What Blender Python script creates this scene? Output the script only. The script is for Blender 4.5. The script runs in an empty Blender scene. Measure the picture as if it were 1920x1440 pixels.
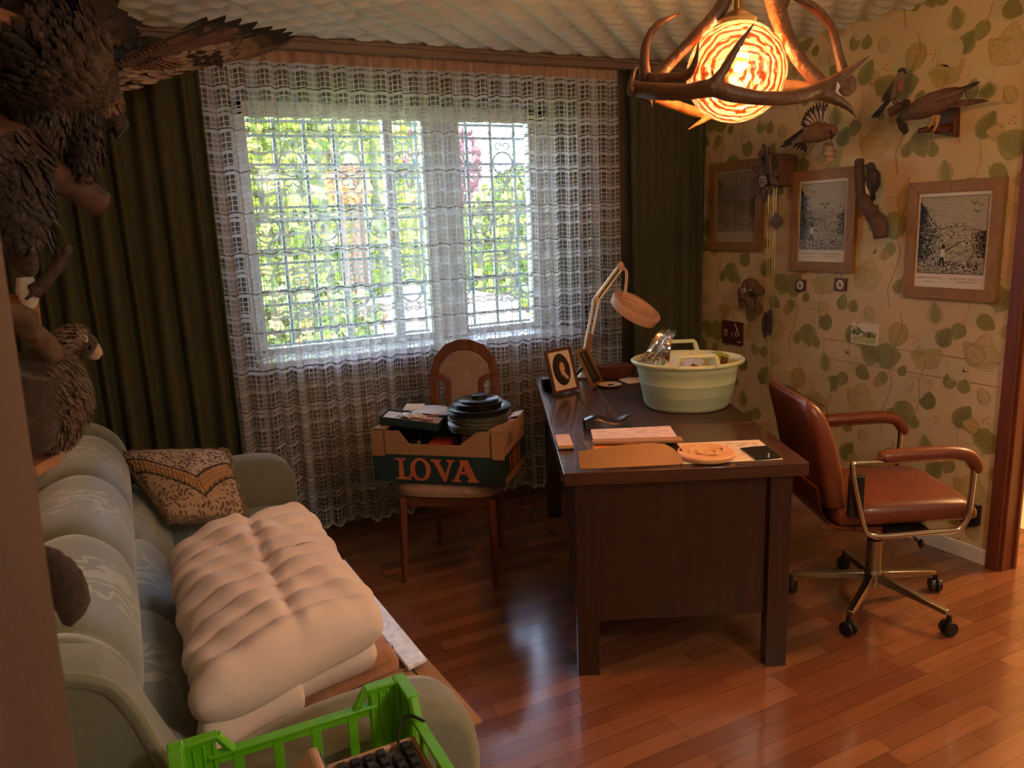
import bpy, bmesh, math, random
from math import sin, cos, pi, radians
from mathutils import Vector, Matrix, Euler
random.seed(7)
scn = bpy.context.scene
COL = scn.collection

# ---------------------------------------------------------------- camera
YAW, PITCH, ROLL, FPX, CAMH = 26.4, 11.77, -2.29, 1450.0, 1.57
_y, _p, _r = radians(YAW), radians(PITCH), radians(ROLL)
FWD = Vector((sin(_y)*cos(_p), cos(_y)*cos(_p), -sin(_p)))
_r0 = Vector((cos(_y), -sin(_y), 0)); _u0 = _r0.cross(FWD)
RGT = cos(_r)*_r0 + sin(_r)*_u0
UPV = -sin(_r)*_r0 + cos(_r)*_u0
CAM = Vector((0, 0, CAMH))
cd = bpy.data.cameras.new('camera'); cam = bpy.data.objects.new('camera', cd); COL.objects.link(cam)
cam.matrix_world = Matrix(((RGT.x, UPV.x, -FWD.x, 0), (RGT.y, UPV.y, -FWD.y, 0), (RGT.z, UPV.z, -FWD.z, CAMH), (0, 0, 0, 1)))
cd.sensor_fit = 'HORIZONTAL'; cd.sensor_width = 36; cd.lens = 36*FPX/1920
cd.clip_start = .05
cd.dof.use_dof = True; cd.dof.focus_distance = 3.0; cd.dof.aperture_fstop = 9
scn.camera = cam
def at(x, y, X=None, Y=None, Z=None):
    """world point seen at photo pixel (x, y) at the given real depth / height"""
    d = (x-960)*RGT + (720-y)*UPV + FPX*FWD
    t = (Z-CAMH)/d.z if Z is not None else (Y/d.y if Y is not None else X/d.x)
    return CAM + t*d

# ---------------------------------------------------------------- light
scn.view_settings.view_transform = 'Standard'; scn.view_settings.look = 'None'
scn.view_settings.gamma = 1; scn.view_settings.use_curve_mapping = False
scn.view_settings.exposure = 1.58
scn.cycles.transparent_max_bounces = 12
scn.cycles.max_bounces = 8
scn.cycles.sample_clamp_indirect = 6
w = bpy.data.worlds.new('World'); scn.world = w; w.use_nodes = True
bg = w.node_tree.nodes['Background']
sky = w.node_tree.nodes.new('ShaderNodeTexSky'); sky.sky_type = 'NISHITA'; sky.sun_disc = False
sky.sun_elevation = radians(50); sky.sun_rotation = radians(190); sky.dust_density = 2.5
mx = w.node_tree.nodes.new('ShaderNodeMix'); mx.data_type = 'RGBA'; mx.inputs[0].default_value = .75
w.node_tree.links.new(sky.outputs[0], mx.inputs[6]); mx.inputs[7].default_value = (.95, 1.08, 1.38, 1)
w.node_tree.links.new(mx.outputs[2], bg.inputs[0])
bg.inputs[1].default_value = 3.3
def lamp(name, kind, loc, energy, color, size=.1, rot=None):
    l = bpy.data.lights.new(name, kind); l.energy = energy; l.color = color
    if kind == 'POINT': l.shadow_soft_size = size
    if kind == 'SUN': l.angle = radians(1)
    if kind == 'AREA': l.size = size
    o = bpy.data.objects.new(name, l); COL.objects.link(o); o.location = loc
    if rot: o.rotation_euler = rot
    return o
lamp('sun', 'SUN', (0, 0, 9), 3.4, (1, .95, .82), rot=(radians(42), 0, radians(-25)))
# landing lamp beyond the door, then an added unseen fill light behind the camera
lamp('landing_light', 'POINT', (4.3, 1.5, 2.1), 42, (1, .62, .28), .12)
lamp('rear_fill_light', 'POINT', (1.6, -.6, 2.15), 17, (1, .82, .64), .12)

# ---------------------------------------------------------------- helpers
def srgb(h):
    h = h.lstrip('#'); v = [int(h[i:i+2], 16)/255 for i in (0, 2, 4)]
    return tuple(c/12.92 if c <= .04045 else ((c+.055)/1.055)**2.4 for c in v)+(1,)
MATS = {}
def mat(n, c, r=.5, met=0, c2=None, ns=8, st=(1, 1, 1), bump=0, bs=60, coat=0, sheen=0, bst=None, det=4):
    m = bpy.data.materials.new(n); m.use_nodes = True; MATS[n] = m
    nt = m.node_tree; b = nt.nodes['Principled BSDF']; L = nt.links.new
    b.inputs['Roughness'].default_value = r; b.inputs['Metallic'].default_value = met
    b.inputs['Coat Weight'].default_value = coat; b.inputs['Sheen Weight'].default_value = sheen
    tc = nt.nodes.new('ShaderNodeTexCoord')
    def noise(scale, stretch):
        mp = nt.nodes.new('ShaderNodeMapping'); mp.inputs['Scale'].default_value = stretch
        L(tc.outputs['Object'], mp.inputs[0]); t = nt.nodes.new('ShaderNodeTexNoise')
        t.inputs['Scale'].default_value = scale; t.inputs['Detail'].default_value = det; L(mp.outputs[0], t.inputs[0]); return t
    if c == 'Col':
        a = nt.nodes.new('ShaderNodeAttribute'); a.attribute_name = 'Col'; L(a.outputs['Color'], b.inputs['Base Color'])
    elif c2:
        t = noise(ns, st); cr = nt.nodes.new('ShaderNodeValToRGB')
        cr.color_ramp.elements[0].position = .32; cr.color_ramp.elements[1].position = .68
        cr.color_ramp.elements[0].color = srgb(c); cr.color_ramp.elements[1].color = srgb(c2)
        L(t.outputs[0], cr.inputs[0]); L(cr.outputs[0], b.inputs['Base Color'])
    else: b.inputs['Base Color'].default_value = srgb(c)
    if bump:
        t = noise(bs, bst or st); bp = nt.nodes.new('ShaderNodeBump'); bp.inputs['Strength'].default_value = bump
        bp.inputs['Distance'].default_value = .004; L(t.outputs[0], bp.inputs['Height']); L(bp.outputs[0], b.inputs['Normal'])
    return m
def tag(o, label=None, cat=None, group=None, kind=None):
    if label: o['label'] = label
    if cat: o['category'] = cat
    if group: o['group'] = group
    if kind: o['kind'] = kind
    return o
def thing(name, label, cat, loc=(0, 0, 0), rz=0, group=None):
    o = bpy.data.objects.new(name, None); COL.objects.link(o); o.location = loc; o.rotation_euler = (0, 0, rz)
    o.empty_display_size = .05
    return tag(o, label, cat, group)
def dup(root, loc=None, rz=None, label=None):
    r = root.copy(); COL.objects.link(r)
    if loc is not None: r.location = loc
    if rz is not None: r.rotation_euler = (0, 0, rz)
    if label: r['label'] = label
    for ch in list(root.children):
        c = ch.copy(); COL.objects.link(c); c.parent = r
        for g in list(ch.children):
            d = g.copy(); COL.objects.link(d); d.parent = c
    return r
class MB:
    def __init__(s, off=(0, 0, 0)):
        s.v = []; s.f = []; s.c = []; s.m = []; s.off = Vector(off)
    def add(s, vs, fs, col=None, m=0):
        n = len(s.v); s.v += [Vector(v)-s.off for v in vs]
        for i, f in enumerate(fs):
            s.f.append([n+k for k in f]); s.c.append(col[i] if isinstance(col, list) else col); s.m.append(m)
        return s
    def box(s, c, d, R=None, rz=0, col=None, m=0):
        R = R or Matrix.Rotation(rz, 3, 'Z'); c = Vector(c); hx, hy, hz = d[0]/2, d[1]/2, d[2]/2
        vs = [c+R@Vector((x*hx, y*hy, z*hz)) for x in (-1, 1) for y in (-1, 1) for z in (-1, 1)]
        return s.add(vs, [(0, 1, 3, 2), (4, 6, 7, 5), (0, 4, 5, 1), (2, 3, 7, 6), (0, 2, 6, 4), (1, 5, 7, 3)], col, m)
    def tube(s, pts, r, n=10, col=None, m=0, flat=None, closed=False):
        pts = [Vector(p) for p in pts]; N = len(pts)
        rr = r if isinstance(r, (list, tuple)) else [r]*N
        vs = []; fs = []; up = None
        for i, p in enumerate(pts):
            if closed: d = pts[(i+1) % N]-pts[i-1]
            else: d = pts[min(i+1, N-1)]-pts[max(i-1, 0)]
            d = d.normalized() if d.length > 1e-9 else Vector((0, 0, 1))
            if up is None: up = Vector((0, 0, 1)) if abs(d.z) < .9 else Vector((1, 0, 0))
            a = d.cross(up).normalized(); b = a.cross(d).normalized(); up = b
            for k in range(n):
                t = 2*pi*k/n; vs.append(p+a*cos(t)*rr[i]*(flat or 1)+b*sin(t)*rr[i])
        for i in range(N if closed else N-1):
            for k in range(n):
                j = (i+1) % N
                fs.append((i*n+k, i*n+(k+1) % n, j*n+(k+1) % n, j*n+k))
        if not closed: fs += [tuple(range(n))[::-1], tuple((N-1)*n+k for k in range(n))]
        return s.add(vs, fs, col, m)
    def lathe(s, prof, n=32, c=(0, 0, 0), R=None, col=None, m=0, close=True):
        R = R or Matrix.Identity(3); c = Vector(c); vs = []; fs = []
        for r, z in prof:
            for k in range(n):
                t = 2*pi*k/n; vs.append(c+R@Vector((max(r, 1e-5)*cos(t), max(r, 1e-5)*sin(t), z)))
        P = len(prof)
        for i in range(P-1):
            for k in range(n): fs.append((i*n+k, i*n+(k+1) % n, (i+1)*n+(k+1) % n, (i+1)*n+k))
        if close: fs += [tuple(range(n))[::-1], tuple((P-1)*n+k for k in range(n))]
        return s.add(vs, fs, col, m)
    def ell(s, c, d, R=None, n=14, col=None, m=0):
        prof = [(sin(pi*i/n), -cos(pi*i/n)) for i in range(n+1)]; R = R or Matrix.Identity(3)
        return s.lathe(prof, n+4, c, R@Matrix.Diagonal(Vector(d)), col, m, close=False)
    def prism(s, poly, M, d, col=None, m=0):
        """poly: 2-D outline; M: function (u, v, w) -> point; d: thickness along w"""
        n = len(poly); vs = [M(u, v, 0) for u, v in poly]+[M(u, v, d) for u, v in poly]
        fs = [tuple(range(n))[::-1], tuple(range(n, 2*n))]+[(i, (i+1) % n, n+(i+1) % n, n+i) for i in range(n)]
        return s.add(vs, fs, col, m)
    def flat(s, poly, M, h=0, col=None):
        return s.add([M(u, v, h) for u, v in poly], [tuple(range(len(poly)))], col)
    def grid(s, fn, nu, nv, col=None, m=0, closeu=False):
        vs = [fn(i/nu, j/nv) for j in range(nv+1) for i in range(nu+1)]; fs = []; cs = []
        for j in range(nv):
            for i in range(nu):
                fs.append((j*(nu+1)+i, j*(nu+1)+i+1, (j+1)*(nu+1)+i+1, (j+1)*(nu+1)+i))
                if callable(col): cs.append(col((i+.5)/nu, (j+.5)/nv))
        return s.add(vs, fs, cs if callable(col) else col, m)
    def build(s, name, m=None, parent=None, smooth=40, bevel=0, sub=0, solid=0, fix=True, weld=False, uv=None, mods=()):
        me = bpy.data.meshes.new(name); me.from_pydata([tuple(v) for v in s.v], [], s.f)
        ms = m if isinstance(m, (list, tuple)) else [m]
        for x in ms: me.materials.append(MATS[x] if isinstance(x, str) else x)
        if len(ms) > 1: me.polygons.foreach_set('material_index', s.m)
        if any(c is not None for c in s.c):
            at_ = me.color_attributes.new('Col', 'FLOAT_COLOR', 'CORNER')
            for p in me.polygons:
                c = s.c[p.index] or (1, 1, 1, 1)
                c = srgb(c) if isinstance(c, str) else (tuple(c)+(1,))[:4]
                for li in p.loop_indices: at_.data[li].color = c
        if uv:
            ul = me.uv_layers.new(name='UVMap')
            for l in me.loops: ul.data[l.index].uv = uv(s.v[l.vertex_index]+s.off)
        if fix or weld:
            b = bmesh.new(); b.from_mesh(me)
            if weld: bmesh.ops.remove_doubles(b, verts=b.verts, dist=1e-5)
            if fix: bmesh.ops.recalc_face_normals(b, faces=b.faces)
            b.to_mesh(me); b.free()
        if smooth:
            me.polygons.foreach_set('use_smooth', [True]*len(me.polygons)); me.set_sharp_from_angle(angle=radians(smooth))
        o = bpy.data.objects.new(name, me); COL.objects.link(o)
        if parent: o.parent = parent
        if solid: q = o.modifiers.new('s', 'SOLIDIFY'); q.thickness = solid; q.offset = 0
        if bevel: q = o.modifiers.new('b', 'BEVEL'); q.width = bevel; q.segments = 2; q.limit_method = 'ANGLE'
        if sub: q = o.modifiers.new('u', 'SUBSURF'); q.levels = q.render_levels = sub
        return o
def fur(o, voxel=.006, it=8, noise=.004, size=.02):
    """one continuous skin over overlapping masses"""
    q = o.modifiers.new('r', 'REMESH'); q.mode = 'VOXEL'; q.voxel_size = voxel; q.use_smooth_shade = True
    q = o.modifiers.new('m', 'SMOOTH'); q.iterations = it; q.factor = .5
    if noise:
        t = bpy.data.textures.new('fur', 'CLOUDS'); t.noise_scale = size
        q = o.modifiers.new('d', 'DISPLACE'); q.texture = t; q.strength = noise; q.mid_level = .5
    return o
def rotm(a, b, c): return Euler((radians(a), radians(b), radians(c))).to_matrix()
def frame_from(normal, up=(0, 0, 1)):
    n = Vector(normal).normalized(); u = Vector(up).cross(n)
    if u.length < 1e-4: u = Vector((1, 0, 0)).cross(n)
    u.normalize(); v = n.cross(u)
    return Matrix((u, v, n)).transposed()
def spline(pts, n=6):
    """Catmull-Rom through the points"""
    P = [Vector(p) for p in pts]; P = [P[0]*2-P[1]]+P+[P[-1]*2-P[-2]]; out = []
    for i in range(1, len(P)-2):
        for k in range(n):
            t = k/n; a, b, c, d = P[i-1:i+3]
            out.append(.5*((2*b)+(c-a)*t+(2*a-5*b+4*c-d)*t*t+(3*b-a-3*c+d)*t**3))
    out.append(P[-2]); return out
def rads(rs, n=6):
    out = []
    for i in range(len(rs)-1): out += [rs[i]+(rs[i+1]-rs[i])*k/n for k in range(n)]
    return out+[rs[-1]]
def hx(a, b, t):
    A, B = srgb(a), srgb(b); return tuple(A[i]+(B[i]-A[i])*t for i in range(3))+(1,)
def blade(mb, base, tip, wd, nrm, c1='#6b4a38', c2='#2a1c18', n=6, tipat=.7, bend=0):
    base, tip = Vector(base), Vector(tip); d = tip-base; s_ = d.normalized().cross(Vector(nrm)).normalized()
    nn = s_.cross(d.normalized()); vs = []; fs = []; cs = []
    for i in range(n+1):
        t = i/n; wv = wd*(min(1, .45+t*1.6) if t < .8 else max(0.05, ((1-t)/.2)**.5))
        c = base+d*t+s_*bend*t*t
        vs += [c-s_*wv/2, c+nn*wd*.12, c+s_*wv/2]
    for i in range(n):
        for k in (0, 1):
            fs.append((i*3+k, i*3+k+1, i*3+k+4, i*3+k+3)); t = (i+.5)/n
            cs.append(hx(c1, c2, 0 if t < tipat-.2 else min(1, (t-tipat+.2)/.25) ) if k else hx(c1, c2, .25 if t < tipat-.2 else 1))
    mb.add(vs, fs, cs)

# ---------------------------------------------------------------- materials
mat('wallpaper_ground', '#c6ae80', .75, c2='#cfb88e', ns=3, bump=.25, bs=500)
mat('print', 'Col', .6)
mat('print_gloss', 'Col', .3)
mat('feather', 'Col', .65, bump=.5, bs=300)
mat('plaster', '#b9b4a6', .85, c2='#c4bfb1', ns=4, bump=.1)
mat('beige_plaster', '#c8b394', .85, c2='#cfbca0', ns=4, bump=.1)
mat('ceiling_foam', '#cfd0c2', .7, c2='#d6d7ca', ns=5, bump=.1, bs=400)
mat('outer_wall', '#7a7162', .9, c2='#837a6a', ns=4)
mat('pvc_white', '#e4e8ea', .35)
mat('skirting', '#d3d0c8', .5)
mat('oak_dark', '#4a2415', .38, c2='#5d2f1b', ns=6, st=(9, 9, .7), bump=.15, bs=60)
mat('door_wood', '#5f2f1c', .42, c2='#733c24', ns=7, st=(10, 10, .6), bump=.2, bs=60)
mat('frame_wood', '#84602f', .55, c2='#936d38', ns=9, st=(6, 6, 2), bump=.1)
mat('chair_wood', '#5e3526', .35, c2='#6e402d', ns=7, st=(6, 6, 1), bump=.05)
mat('rail_wood', '#746052', .5, c2='#806b5b', ns=5, st=(1, 8, 8))
mat('desk_wood', '#2d1811', .3, c2='#3d2017', ns=5, st=(9, 9, .6), bump=.06, coat=.25)
mat('desk_top_wood', '#3f251c', .25, c2='#503024', ns=5, st=(.8, 9, 9), bump=.05, coat=.4)
mat('desk_mat', '#3a2a24', .4, c2='#44322a', ns=30, bump=.1, bs=300)
mat('olive_drape', '#4c4c33', .85, c2='#5c5a3c', ns=120, st=(1, 1, .2), bump=.3, bs=400)
mat('sofa_plain', '#626557', .75, c2='#6d7062', ns=60, sheen=.5, bump=.15, bs=300)
mat('quilt_cloth', '#cfbdbb', .85, c2='#d9c9c6', ns=5, sheen=.3, bump=.35, bs=30)
mat('heading', '#a88d7a', .85, c2='#b89c88', ns=30)
mat('blanket_cloth', '#8c6148', .9, c2='#9a6e53', ns=50, bump=.4, bs=200, sheen=.3)
mat('cushion_print', 'Col', .85, bump=.5, bs=220)
mat('braid', '#8f7a62', .85, c2='#5d4b3c', ns=60, bump=.6, bs=120)
mat('leather_tan', '#66301a', .38, c2='#743a20', ns=8, bump=.12, bs=220, coat=.15)
mat('chrome', '#c9c2b8', .16, 1)
mat('dull_chrome', '#a39b8e', .3, 1)
mat('black_plastic', '#17161a', .4)
mat('black_leather', '#1d1e25', .28, bump=.15, bs=100)
mat('green_plastic', '#5cae16', .38, c2='#6abb22', ns=4)
mat('tub_plastic', '#c6d3ab', .36, c2='#ccd8b3', ns=3)
mat('tub_inner', '#cfdcba', .36)
mat('lamp_plastic', '#d9a98a', .4)
mat('lamp_metal', '#d8cdb4', .32, .3)
mat('antler', '#4d331f', .5, c2='#5f4029', ns=30, st=(1, 1, 1), bump=.7, bs=90)
mat('antler_lit', '#b08458', .5, c2='#9b6d44', ns=20, bump=.4, bs=90)  # lit copy of the antler colour, lamp glow painted in
mat('bark', '#4b372a', .85, c2='#63493a', ns=25, bump=.8, bs=60)
mat('cut_wood', '#a06f4e', .7, c2='#8d5e40', ns=20)
mat('branch_red', '#5e4236', .6, c2='#4c352b', ns=20, bump=.5, bs=60)
mat('fur_brown', '#46342b', .9, c2='#2e221c', ns=30, bump=.8, bs=260, sheen=.1)
mat('fur_pale', '#b59a84', .9, c2='#8f7260', ns=25, bump=1, bs=160, sheen=.4)
mat('fur_dark', '#2f211c', .9, c2='#42302a', ns=22, bump=1, bs=160, sheen=.3)
mat('bird_brown', '#5b4030', .8, c2='#6f5340', ns=40, bump=.8, bs=140)
mat('bird_grey', '#6d5d50', .8, c2='#85705c', ns=40, bump=.8, bs=140)
mat('bird_rust', '#8f6243', .8, c2='#7b523a', ns=40, bump=.8, bs=140)
mat('bird_dark', '#332721', .7, c2='#4a3529', ns=30, bump=.8, bs=140)
mat('horn_yellow', '#a9824a', .5)
mat('horn_black', '#1c1613', .35)
mat('eye', '#080606', .08)
mat('white_bone', '#cfc4b4', .6, c2='#b5a795', ns=20)
mat('meat_red', '#8c3f3a', .5, c2='#a86a64', ns=30)
mat('cardboard', '#96704f', .8, c2='#a07959', ns=4, bump=.1)
mat('cardboard_print', '#123236', .6)
mat('orange_ink', '#b5603f', .7)
mat('paper', '#d9d9e0', .8, c2='#cfd0da', ns=20)
mat('packet_foil', '#b9c1dc', .3, c2='#e2e6f2', ns=40, bump=.5, bs=60)
mat('paper_warm', '#dcd0bd', .8)
mat('white_plastic', '#cfd3d6', .35)
mat('red_card', '#b63f2b', .5)
mat('film_black', '#17181b', .28)
mat('film_silver', '#8f8f8c', .3, .9)
mat('film_olive', '#4e523c', .45, .3)
mat('machine_beige', '#b58f72', .5, c2='#bb9678', ns=30, bump=.1, bs=300)
mat('grey_lens', '#6f7f7d', .15)
mat('key_dark', '#24242a', .3)
mat('key_bed', '#57525a', .5)
mat('carved', '#5b3a25', .5, c2='#704a30', ns=30, bump=.8, bs=90)
mat('brass', '#a98a4e', .3, .9)
mat('wood_pale', '#d9a878', .55, c2='#cb986a', ns=12, bump=.2)
mat('gold_card', '#755530', .45, .1)
mat('grille_iron', '#6d7880', .5, .3)
mat('garden_stone', '#b8aaa2', .8)
mat('hedge', 'Col', .6)
mat('bank_green', '#8a9a34', .9, c2='#5f7a24', ns=3, bump=.5, bs=8)
mat('lawn', '#7fa03a', .9, c2='#9ab84a', ns=2)
mat('fabric_chair', '#8a7161', .85, c2='#9c8474', ns=45, bump=.4, bs=90)
mat('curtain_beige', '#543e34', .8, c2='#614a3d', ns=3, bump=.15, bs=200)
mat('black_slate', '#1b1d1c', .35)
mat('birch', '#b9a183', .7, c2='#8a5f42', ns=25, st=(1, 1, 3), bump=.4)
mat('bulb_glass', '#fff0d0', .3)
_b = MATS['bulb_glass'].node_tree.nodes['Principled BSDF']
_b.inputs['Emission Color'].default_value = (1, .72, .32, 1); _b.inputs['Emission Strength'].default_value = 60
def nodes(m): nt = m.node_tree; return nt, nt.nodes, nt.links.new
def translucent_mix(m, amt, color):
    """let some daylight through a cloth"""
    nt, N, L = nodes(m); out = N['Material Output']; b = N['Principled BSDF']
    t = N.new('ShaderNodeBsdfTranslucent'); t.inputs[0].default_value = srgb(color)
    mx = N.new('ShaderNodeMixShader'); mx.inputs[0].default_value = amt
    L(b.outputs[0], mx.inputs[1]); L(t.outputs[0], mx.inputs[2]); L(mx.outputs[0], out.inputs[0])
translucent_mix(MATS['olive_drape'], .3, '#8f9540')
# window pane and clear plastic: mostly clear with a reflection
for nm, al in (('pane', .92), ('clear_plastic', .78), ('picture_glass', .93)):
    m = bpy.data.materials.new(nm); m.use_nodes = True; MATS[nm] = m; nt, N, L = nodes(m)
    tr = N.new('ShaderNodeBsdfTransparent'); g = N.new('ShaderNodeBsdfGlossy'); g.inputs['Roughness'].default_value = .04 if nm != 'clear_plastic' else .15
    fr = N.new('ShaderNodeFresnel'); fr.inputs[0].default_value = 1.45
    ad = N.new('ShaderNodeMath'); ad.operation = 'ADD'; ad.use_clamp = True; ad.operation = 'MULTIPLY_ADD'; ad.inputs[1].default_value = {'pane': 1, 'clear_plastic': 1, 'picture_glass': .18}[nm]; ad.inputs[2].default_value = .12 if nm == 'clear_plastic' else 0
    mx_ = N.new('ShaderNodeMixShader'); L(fr.outputs[0], ad.inputs[0]); L(ad.outputs[0], mx_.inputs[0]); L(tr.outputs[0], mx_.inputs[1]); L(g.outputs[0], mx_.inputs[2]); L(mx_.outputs[0], N['Material Output'].inputs[0])
# ================================================================ the room
XL, XR, YB, YF, H = -.50, 3.27, 4.0, -1.3, 2.45
WX0, WX1, WZ0, WZ1 = .56, 2.44, .92, 2.22          # window opening
DY0, DY1, DZ = 1.02, 1.872, 2.03                        # door opening in the right wall
def struct(name, mb, m, **k): o = mb.build(name, m, **k); o['kind'] = 'structure'; return o
# floor: laminate strips running along the window wall
m = bpy.data.materials.new('laminate'); m.use_nodes = True; MATS['laminate'] = m; nt, N, L = nodes(m); b = N['Principled BSDF']
tc = N.new('ShaderNodeTexCoord'); br = N.new('ShaderNodeTexBrick'); L(tc.outputs['Object'], br.inputs[0])
br.offset = .37; br.offset_frequency = 3; br.squash = 1.35; br.squash_frequency = 4
for k, v in (('Color1', srgb('#73452f')), ('Color2', srgb('#936040')), ('Mortar', srgb('#4a2616')), ('Scale', 1), ('Mortar Size', .0009), ('Mortar Smooth', .3), ('Bias', -.15), ('Brick Width', .46), ('Row Height', .066)): br.inputs[k].default_value = v
mp = N.new('ShaderNodeMapping'); mp.inputs['Scale'].default_value = (2.2, 34, 1); ns = N.new('ShaderNodeTexNoise'); ns.inputs['Scale'].default_value = 1.6; ns.inputs['Detail'].default_value = 6
L(tc.outputs['Object'], mp.inputs[0]); L(mp.outputs[0], ns.inputs[0])
mr = N.new('ShaderNodeMapRange'); mr.inputs[3].default_value = .72; mr.inputs[4].default_value = 1.22; L(ns.outputs[0], mr.inputs[0])
mm = N.new('ShaderNodeMix'); mm.data_type = 'RGBA'; mm.blend_type = 'MULTIPLY'; mm.inputs[0].default_value = 1; L(br.outputs[0], mm.inputs[6]); L(mr.outputs[0], mm.inputs[7]); L(mm.outputs[2], b.inputs['Base Color'])
b.inputs['Roughness'].default_value = .22; b.inputs['Coat Weight'].default_value = .6; b.inputs['Coat Roughness'].default_value = .12
n2 = N.new('ShaderNodeTexNoise'); n2.inputs['Scale'].default_value = 5; bp = N.new('ShaderNodeBump'); bp.inputs['Strength'].default_value = .25; bp.inputs['Distance'].default_value = .004
L(tc.outputs['Object'], n2.inputs[0]); L(n2.outputs[0], bp.inputs['Height']); L(bp.outputs[0], b.inputs['Normal'])
struct('floor', MB().box((1.385+.6, 1.35, -.03), (XR-XL+1.4, 5.5, .06)), 'laminate', smooth=0)
# walls
mb = MB()
mb.box(((XL+WX0)/2, YB+.17, H/2), (WX0-XL, .34, H)); mb.box(((WX1+XR)/2, YB+.17, H/2), (XR-WX1, .34, H))
mb.box(((WX0+WX1)/2, YB+.17, WZ0/2), (WX1-WX0, .34, WZ0)); mb.box(((WX0+WX1)/2, YB+.17, (WZ1+H)/2), (WX1-WX0, .34, H-WZ1))
struct('wall_back', mb, 'outer_wall', smooth=0)
struct('wall_left', MB().box((XL-.06, (YF+YB)/2, H/2), (.12, YB-YF, H)), 'beige_plaster', smooth=0)
struct('wall_front', MB().box(((XL+XR)/2, YF-.06, H/2), (XR-XL, .12, H)), 'beige_plaster', smooth=0)
mb = MB()
mb.box((XR+.06, (DY1+YB)/2, H/2), (.12, YB-DY1, H)); mb.box((XR+.06, (YF+DY0)/2, H/2), (.12, DY0-YF, H)); mb.box((XR+.06, (DY0+DY1)/2, (DZ+H)/2), (.12, DY1-DY0, H-DZ))
wr = struct('wall_right', mb, 'wallpaper_ground', smooth=0)
# ---- printed foliage on the right wall (s runs away from the window, z up)
G1 = ['#8a8748', '#877f40', '#989150', '#7c783f', '#958d54']; Y1 = ['#b59a58', '#bda466', '#a98f4d', '#b8a26e', '#c0ab78']
mbw = MB(); LVL = [0]
def WM(u, v, h): return (XR-.0008-h, YB-u, v)
def leaf(cx, cy, L_, W_, ang, pal, veins=True, ser=.06, shape=.8, vd='#7a7446'):
    L_ *= 1.36; W_ *= 1.5; cx -= .15*L_*cos(radians(ang)); cy -= .15*L_*sin(radians(ang))
    LVL[0] += 1; h = .00035*(LVL[0] % 9); ca, sa = cos(radians(ang)), sin(radians(ang)); K = 18
    def T(x, y): return (cx+ca*x-sa*y, cy+sa*x+ca*y)
    def wd(t): return W_/2*max(0, sin(pi*t**shape))**.8
    mid = random.choice(pal); ed = random.choice(pal)
    for sd in (-1, 1):
        for k in range(K):
            t0, t1 = k/K, (k+1)/K; j0 = 1+ser*((k % 2)*2-1); j1 = 1+ser*(((k+1) % 2)*2-1)
            y0, y1 = wd(t0)*j0*sd, wd(t1)*j1*sd
            for q in range(2):
                a0, a1 = (0, .6) if q == 0 else (.6, 1)
                P = [T(L_*t0, y0*a0), T(L_*t1, y1*a0), T(L_*t1, y1*a1), T(L_*t0, y0*a1)]
                if P[0] == P[3] or (q == 0 and abs(y0)+abs(y1) < 1e-6): continue
                mbw.flat([p for p in P], WM, h, hx(mid, ed, .15+.7*q) if sd > 0 else hx(mid, ed, q*.55))
            if veins and k % 3 == 1 and k < K-3:
                P = [T(L_*t0, 0), T(L_*(t0+.018), 0), T(L_*(t0+.15), wd(min(1, t0+.15))*.9*sd)]
                mbw.flat(P, WM, h+.0003, vd)
        # dark outline
        for k in range(K):
            t0, t1 = k/K, (k+1)/K; j0 = 1+ser*((k % 2)*2-1); j1 = 1+ser*(((k+1) % 2)*2-1)
            y0, y1 = wd(t0)*j0*sd, wd(t1)*j1*sd
            mbw.flat([T(L_*t0, y0), T(L_*t1, y1), T(L_*t1, y1+.0013*sd), T(L_*t0, y0+.0013*sd)], WM, h+.0002, '#857c50')
    P = [T(-.01, -.0008), T(-.01, .0008), T(L_*.97, .0003), T(L_*.97, -.0003)]; mbw.flat(P, WM, h+.0003, vd)
def stem(pts, wd=.0016, c='#7a5f3c'):
    for (x0, y0), (x1, y1) in zip(pts, pts[1:]):
        d = math.hypot(x1-x0, y1-y0) or 1; nx, ny = -(y1-y0)/d*wd, (x1-x0)/d*wd
        mbw.flat([(x0-nx, y0-ny), (x1-nx, y1-ny), (x1+nx, y1+ny), (x0+nx, y0+ny)], WM, .0034, c)
def berries(x, y):
    for k in range(5):
        a = k*1.9+x*7; r = .010+.006*(k % 2); bx, by = x+r*cos(a), y+r*sin(a)*1.3
        mbw.flat([(bx+.0035*cos(q), by+.0035*sin(q)) for q in [i*pi/4 for i in range(8)]], WM, .0035, '#a8583c')
def trefoil(cx, cy, S, ang, pal):
    S *= .85
    for da, sc in ((0, 1), (62, .82), (-62, .82), (118, .55), (-118, .55)):
        leaf(cx, cy, S*sc, S*sc*.72, ang+da, pal, ser=.05, shape=.7, vd='#94804a')
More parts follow.
